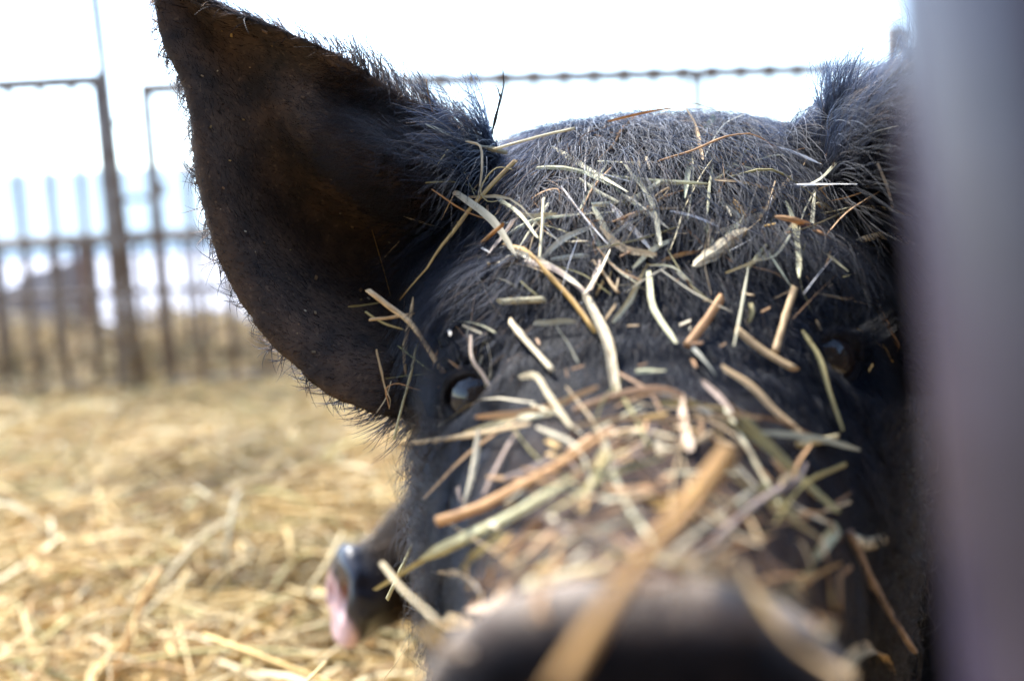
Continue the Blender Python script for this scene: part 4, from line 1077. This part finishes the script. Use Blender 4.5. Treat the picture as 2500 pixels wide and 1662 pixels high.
 ('B', 10, 'green', 'blade', [(550, 1090), (556, 1150), (552, 1210)], 'tiny green tip hanging below the level grass blade', dict(depth=(.428, .43, .432))),
 ('B', 30, 'white', 'blade', [(588, 742), (625, 780), (652, 832)], 'small whitish crescent at the near brow'),
 ('B', 28, 'pgreen', 'blade', [(655, 740), (760, 748), (860, 772), (935, 812)], 'pale green blade arching over the near eye'),
 ('B', 24, 'cream', 'blade', [(728, 764), (850, 822)], 'cream scrap under the pale green arch'),
 ('B', 20, 'tan', 'frag', [(430, 760), (520, 790), (640, 800)], 'tan shred between the thick tan stalk and the brow'),
 ('B', 50, 'cream', 'stem', [(1030, 738), (1120, 850), (1205, 942), (1305, 1055)], 'cream stub sloping down right of the near eye'),
 ('B', 50, 'pale', 'stem', [(968, 617), (1110, 612), (1245, 604)], 'level pale yellow green stub on the near brow'),
 ('B', 44, 'bluish', 'blade', [(1190, 752), (1330, 745), (1465, 752)], 'level bluish grey piece below the golden stem'),
 ('B', 46, 'bluish', 'blade', [(1318, 768), (1400, 880), (1475, 1005)], 'sloping bluish grey piece beside the wide cream blade'),
 ('B', 34, 'pink', 'blade', [(782, 828), (790, 980), (862, 1082), (962, 1262)], 'bent pinkish strip hanging down across the near eye', dict(depth=(.402, .393, .389, .385))),
 ('B', 55, 'cream', 'blade', [(1098, 1098), (1180, 1082), (1280, 1222), (1340, 1302), (1432, 1422)], 'hooked cream blade on the near side of the bridge'),
 ('B', 55, 'pale', 'blade', [(748, 1458), (900, 1410), (1100, 1352), (1325, 1322)], 'pale cream blade reaching sideways below the near eye'),
 # bridge of the snout
 ('C', 70, 'brown', 'blade', [(0, 962), (300, 872), (600, 862), (695, 925)], 'brown strip arched over the top of the bridge'),
 ('C', 46, 'tan', 'blade', [(0, 1062), (300, 1012), (600, 1022), (900, 1000), (1105, 1012)], 'long tan blade lying level across the bridge'),
 ('C', 82, 'cream', 'stem', [(220, 1112), (400, 1095), (605, 1135)], 'thick cream stub lying level on the bridge'),
 ('C', 80, 'olive', 'blade', [(975, 1010), (1150, 1182), (1350, 1382), (1550, 1570)], 'long golden olive blade down the far side of the snout'),
 ('C', 84, 'pink', 'blade', [(630, 870), (640, 1000), (682, 1205)], 'pinkish white blade standing over the bridge'),
 ('C', 66, 'olive', 'blade', [(182, 1195), (92, 1400), (-10, 1505)], 'olive blade bending down the near side of the bridge'),
 ('C', 105, 'orange', 'stem', [(238, 1442), (470, 1440)], 'short level orange stub on the snout'),
 ('C', 66, 'mauve', 'blade', [(340, 1180), (455, 1305), (572, 1432)], 'dull mauve blade sloping across the snout'),
 ('D', 46, 'orange', 'stem', [(430, 296), (560, 258), (730, 170), (880, 80), (1000, 5)], 'long orange stem slanting up the near side of the snout'),
 ('D', 50, 'pgreen', 'blade', [(228, 518), (400, 420), (640, 300), (885, 150)], 'long pale green blade slanting past the cheek'),
 ('D', 30, 'mauve', 'blade', [(692, 0), (640, 92), (578, 212)], 'dull thin strip on the near cheek'),
 ('D', 48, 'olive', 'blade', [(992, 78), (930, 192), (775, 285)], 'olive blade crossing the long orange stem'),
 ('D', 22, 'mauve', 'frag', [(495, 185), (505, 225), (525, 245)], 'tiny dull hook on the near cheek'),
 ('D', 14, 'pgreen', 'stem', [(377, 302), (322, 430), (263, 558)], 'crisp pale green stem hanging off the cheek', dict(depth=(.44, .45, .455))),
 ('D', 40, 'cream', 'stem', [(248, 440), (320, 525), (425, 625)], 'cream stub sticking out beside the small pig', dict(depth=(.34, .31, .27))),
 ('D', 6, 'cream', 'stem', [(385, 632), (320, 725), (245, 830)], 'hair thin cream stem below the cheek', dict(depth=(.44, .445, .45))),
 ('D', 58, 'pgreen', 'blade', [(1745, 318), (1672, 418)], 'pale green stub on the far side of the snout'),
 ('D', 48, 'olive', 'blade', [(1498, 178), (1560, 240), (1628, 325)], 'olive sliver beside the big stick'),
 ('D', 34, 'mauve', 'stem', [(1780, 330), (1890, 560), (1995, 725)], 'brown blade running down the far side of the snout'),
 ('D', 52, 'cream', 'stem', [(1790, 355), (1850, 375), (1905, 355)], 'cream stub end on at the far side of the snout'),
 ('D', 80, 'pink', 'blade', [(880, 330), (960, 352), (1045, 385)], 'peach coloured piece on the snout beside the big stick'),
 ('D', 60, 'brown', 'blade', [(760, 300), (700, 390), (655, 455)], 'brown orange blade on the near side of the snout'),
 ('D', 100, 'tan', 'blade', [(1435, 440), (1500, 560), (1620, 700), (1765, 805)], 'wide blurred beige blade curling over the far nose rim'),
 ('D', 60, 'tan', 'blade', [(1765, 800), (1815, 730), (1870, 715), (1935, 792)], 'blurred beige hook at the far nose rim'),
 ('D', 66, 'pale', 'blade', [(700, 520), (860, 470), (1000, 440)], 'blurred pale blade along the near half of the nose rim'),
 ('D', 66, 'cream', 'blade', [(1150, 425), (1290, 425), (1385, 465)], 'blurred cream blade along the far half of the nose rim'),
 ('D', 92, 'white', 'flake', [(430, 455), (500, 500), (560, 520)], 'blurred whitish husk at the near corner of the nose'),
 ('D', 90, 'pink', 'flake', [(520, 600), (600, 560), (680, 545)], 'blurred pinkish husk beside the whitish husk'),
 ('D', 70, 'tan', 'blade', [(380, 560), (430, 620), (520, 640)], 'blurred tan scrap under the whitish husk'),
 ('D', 70, 'pink', 'flake', [(370, 690), (450, 720), (530, 735)], 'blurred pale scrap low on the near nose corner'),
 ('D', 34, 'olive', 'blade', [(500, 470), (560, 400), (640, 340)], 'olive blade behind the whitish husk'),
 ('D', 40, 'brown', 'frag', [(1380, 250), (1440, 300), (1520, 290)], 'brown crumb right of the big stick'),
 ('D', 44, 'tan', 'blade', [(1600, 520), (1690, 470), (1760, 440)], 'tan scrap above the wide blurred beige blade'),
 ('D', 120, 'stick', 'stem', [(1372, 88), (1150, 372), (980, 600), (800, 880)], 'big blurred golden brown stick jutting over the nose', dict(depth=(.262, .188, .160, .135))),
 # skyline twigs
 ('A', 17, 'dark', 'frag', [(110, 382), (128, 300), (150, 205), (172, 115), (162, 20)], 'dark split twig standing up behind the ear base', dict(depth=(.52, .52, .52), name='twig')),
 ('A', 12, 'dark', 'frag', [(152, 190), (135, 135), (108, 105)], 'short dark side branch of the split twig', dict(depth=(.52, .52, .52), name='twig')),
 ('A', 8, 'dark', 'blade', [(1372, 215), (1405, 146), (1332, 124), (1336, 185)], 'thin dark bent grass arching above the poll', dict(depth=(.56, .56, .56), stiff=False)),
 ('A', 3, 'dark', 'blade', [(1330, 126), (1300, 150), (1275, 188)], 'fine dark wisp beside the bent dark grass', dict(depth=(.56, .56, .56))),
 ('A', 9, 'dark', 'stem', [(856, 224), (890, 268)], 'short black stub on the skyline above the orange strip', dict(depth=(.55, .55))),
 ('A', 3, 'dark', 'blade', [(918, 242), (940, 226), (956, 208)], 'fine black wisp on the skyline above the orange strip', dict(depth=(.55, .55))),
 ('A', 10, 'bluish', 'stem', [(1700, 190), (1720, 240), (1742, 302)], 'thin grey stem standing on the poll near the far ear', dict(depth=(.57, .57))),
 ('A', 8, 'brown', 'taper', [(1720, 318), (1860, 246), (2030, 175), (2220, 92)], 'long fine brown stem reaching toward the far ear', dict(depth=(.57, .55, .52))),
 ('A', 8, 'olive', 'stem', [(1095, 217), (1180, 222), (1310, 268)], 'thin olive stem on the crest of the poll', dict(depth=(.55, .55, .55))),
 ('P', 4, 'brown', 'stem', [(1041, 194), (1046, 235), (1056, 275)], 'short brown stem poking from the ear fringe', dict(depth=(.50, .50, .50))),
 ('A', 14, 'brown', 'frag', [(1850, 455), (1862, 500), (1880, 540)], 'small brown curl at the base of the far ear'),
 ('A', 10, 'tan', 'blade', [(1700, 600), (1740, 540), (1760, 500)], 'thin tan sliver near the far ear base'),
 ('A', 10, 'tan', 'frag', [(1775, 700), (1850, 655), (1940, 640)], 'tan arc in front of the far ear base'),
 ('A', 10, 'pgreen', 'blade', [(1065, 370), (1120, 378), (1175, 382)], 'small pale green scrap below the crest of the poll'),
 ('A', 9, 'orange', 'blade', [(1185, 370), (1240, 330), (1250, 285)], 'small orange shred near the crest of the poll'),
 ('A', 12, 'orange', 'frag', [(310, 720), (380, 680), (455, 670), (460, 750)], 'bent orange shred beside the short upright stem'),
 ('A', 10, 'tan', 'blade', [(830, 590), (845, 540), (838, 505)], 'faint tan sliver above the long green blade'),
 ('A', 18, 'orange', 'blade', [(185, 665), (165, 740), (130, 800)], 'orange sliver beside the looping olive blade', dict(proud=0.016)),
]
for it in ST:
    kw = it[6] if len(it) > 6 else {}
    straw(*it[:6], **kw)

def reg_fore(r):
    t = r.random(); return (1130 + 1000 * t + r.gauss(0, 40), 500 + 60 * t + r.gauss(0, 115))
litter('fine_hay', 95, reg_fore, (50, 220), (2.5, 8.0), ['cream', 'pale', 'tan', 'orange', 'olive', 'brown', 'white'], 41, 'fine wisps of hay tangled in the forehead bristles', ('blade', 'frag'))
litter('leafy_hay', 34, reg_fore, (70, 240), (9, 20), ['cream', 'pale', 'tan', 'pgreen', 'pale'], 44, 'loose pale leafy hay scattered over the forehead', ('blade', 'blade', 'flake'))
litter('temple_hay', 34, lambda r: (r.gauss(1090, 70), r.gauss(700, 130)), (40, 120), (2.0, 5.0), ['cream', 'tan', 'olive', 'orange', 'brown'], 42, 'fine wisps of hay caught at the temple by the ear', ('blade', 'frag'))
litter('snout_hay', 85, lambda r: (min(max(r.gauss(1560, 220), 1150), 1980), r.uniform(970, 1440)), (90, 320), (8, 24), ['tan', 'brown', 'olive', 'mauve', 'orange', 'pale', 'cream'], 43, 'blurred tangle of hay strewn over the snout', ('blade', 'blade', 'frag', 'stem'), lambda r, x, y: r.gauss(0.0, 0.75))
# ---------------------------------------------------------------- chaff: uncountable crumbs on ear, forehead and nose
def chaff():
    r = np.random.default_rng(31); V, Fc, Cc = [], [], []
    dens = ((ear_s > 0.1) & (ear_in > 0.3) & (PV[:, 0] < 0.05)) * 0.5 + ((ear_s < 0) & (PV[:, 1] < 0.58) & (PV[:, 1] > 0.36) & (PV[:, 2] > -0.02)) * 0.55 + ((PV[:, 1] < 0.33) & (PV[:, 1] > 0.204) & (PV[:, 2] > -0.085)) * 1.6
    p, i = tri_sample(PV, PF, dens * (PNc[:, 1] < 0.3) + 1e-9, 560, r)
    for q, n in zip(p, PNc[i]):
        ear_ = q[0] < -0.03; L = (r.exponential(0.00035) + 0.00025 if ear_ else (r.uniform(0.0010, 0.0050) if q[1] > 0.34 else r.uniform(0.0015, 0.006))); w_ = L * r.uniform(0.10, 0.24)
        if ear_: w_ = L * 0.7
        a = nrmz(r.normal(0, 1, 3)); a = nrmz(a - n * (a @ n) * 0.8); b = nrmz(np.cross(n, a)); c = q + n * (0.0008 if ear_ else r.uniform(0.001, 0.005))
        o = len(V) ; t = w_ * 0.3
        pts = [c - a * L - b * w_ * 0.4, c - a * L * 0.6 + b * w_, c + a * L + b * w_ * 0.3, c + a * L * 0.7 - b * w_]
        V += [x + n * t for x in pts] + [x - n * t for x in pts]
        Fc += [[o, o + 1, o + 2, o + 3], [o + 7, o + 6, o + 5, o + 4]] + [[o + k, o + 4 + k, o + 4 + (k + 1) % 4, o + (k + 1) % 4] for k in range(4)]
        col = np.array([HUE['cream'], HUE['orange'], HUE['tan'], HUE['brown'], HUE['gold']][r.integers(5)]) * (r.uniform(0.25, 0.6) if ear_ else r.uniform(0.6, 1.0))
        Cc += [col] * 8
    o = mk('chaff', C2W(V), Fc, M['loose'], smooth=False, col=np.array(Cc)); tag(o, 'crumbs of chaff sprinkled over the big pig', 'chaff', kind='stuff')
chaff()

# ---------------------------------------------------------------- stalks on the floor that stand out one by one
FLOOR = [
 (34, 'cream', 'stem', [(285, 690), (480, 860), (620, 985), (690, 1095)], 'long cream stalk lying slantwise on the floor straw'),
 (34, 'white', 'blade', [(1170, 705), (1290, 735), (1385, 830)], 'bent white blade on the floor near the small pig'),
 (34, 'cream', 'blade', [(1395, 925), (1560, 1045), (1675, 1195)], 'cream blade on the floor below the small pig'),
 (38, 'pink', 'blade', [(600, 545), (720, 590), (785, 690), (795, 790)], 'curved pinkish blade arching over the floor straw'),
 (34, 'pale', 'stem', [(1062, 1290), (1118, 1365)], 'pale stub at the bottom edge of the floor straw'),
 (26, 'white', 'blade', [(95, 1005), (115, 1085), (132, 1175)], 'short white upright blade in the floor straw'),
 (30, 'olive', 'blade', [(225, 905), (400, 820), (640, 725)], 'greenish blade crossing above the long cream stalk'),
 (30, 'pale', 'stem', [(800, 1092), (890, 980), (965, 885)], 'pale jointed stalk leaning up between floor straws'),
 (46, 'cream', 'blade', [(1570, 150), (1640, 205), (1715, 275)], 'bright cream blade on the floor under the ear'),
 (30, 'tan', 'blade', [(390, 330), (480, 420), (500, 500), (450, 590)], 'tan hoop of straw in the middle of the floor'),
 (26, 'brown', 'blade', [(640, 460), (760, 380), (880, 400), (930, 540)], 'brown arch of straw in the middle of the floor'),
 (22, 'gold', 'blade', [(230, 940), (360, 1010), (470, 1075)], 'thin golden blade under the long cream stalk'),
]
for (w_, hue, kind, pts, label) in FLOOR:
    ox, oy, sc = CROP['E']; dd = []
    for (a, b) in pts:
        p = W(ox + a * sc, oy + b * sc, 1.0); rr = p - ORI; t = (0.060 - CAM_H) / rr.z; q = ORI + rr * t
        dd.append(W2C([q])[0][1])
    o = straw('E', w_ * 0.8, hue, kind, pts, label, depth=dd); o['group'] = 'stalks standing out on the floor'
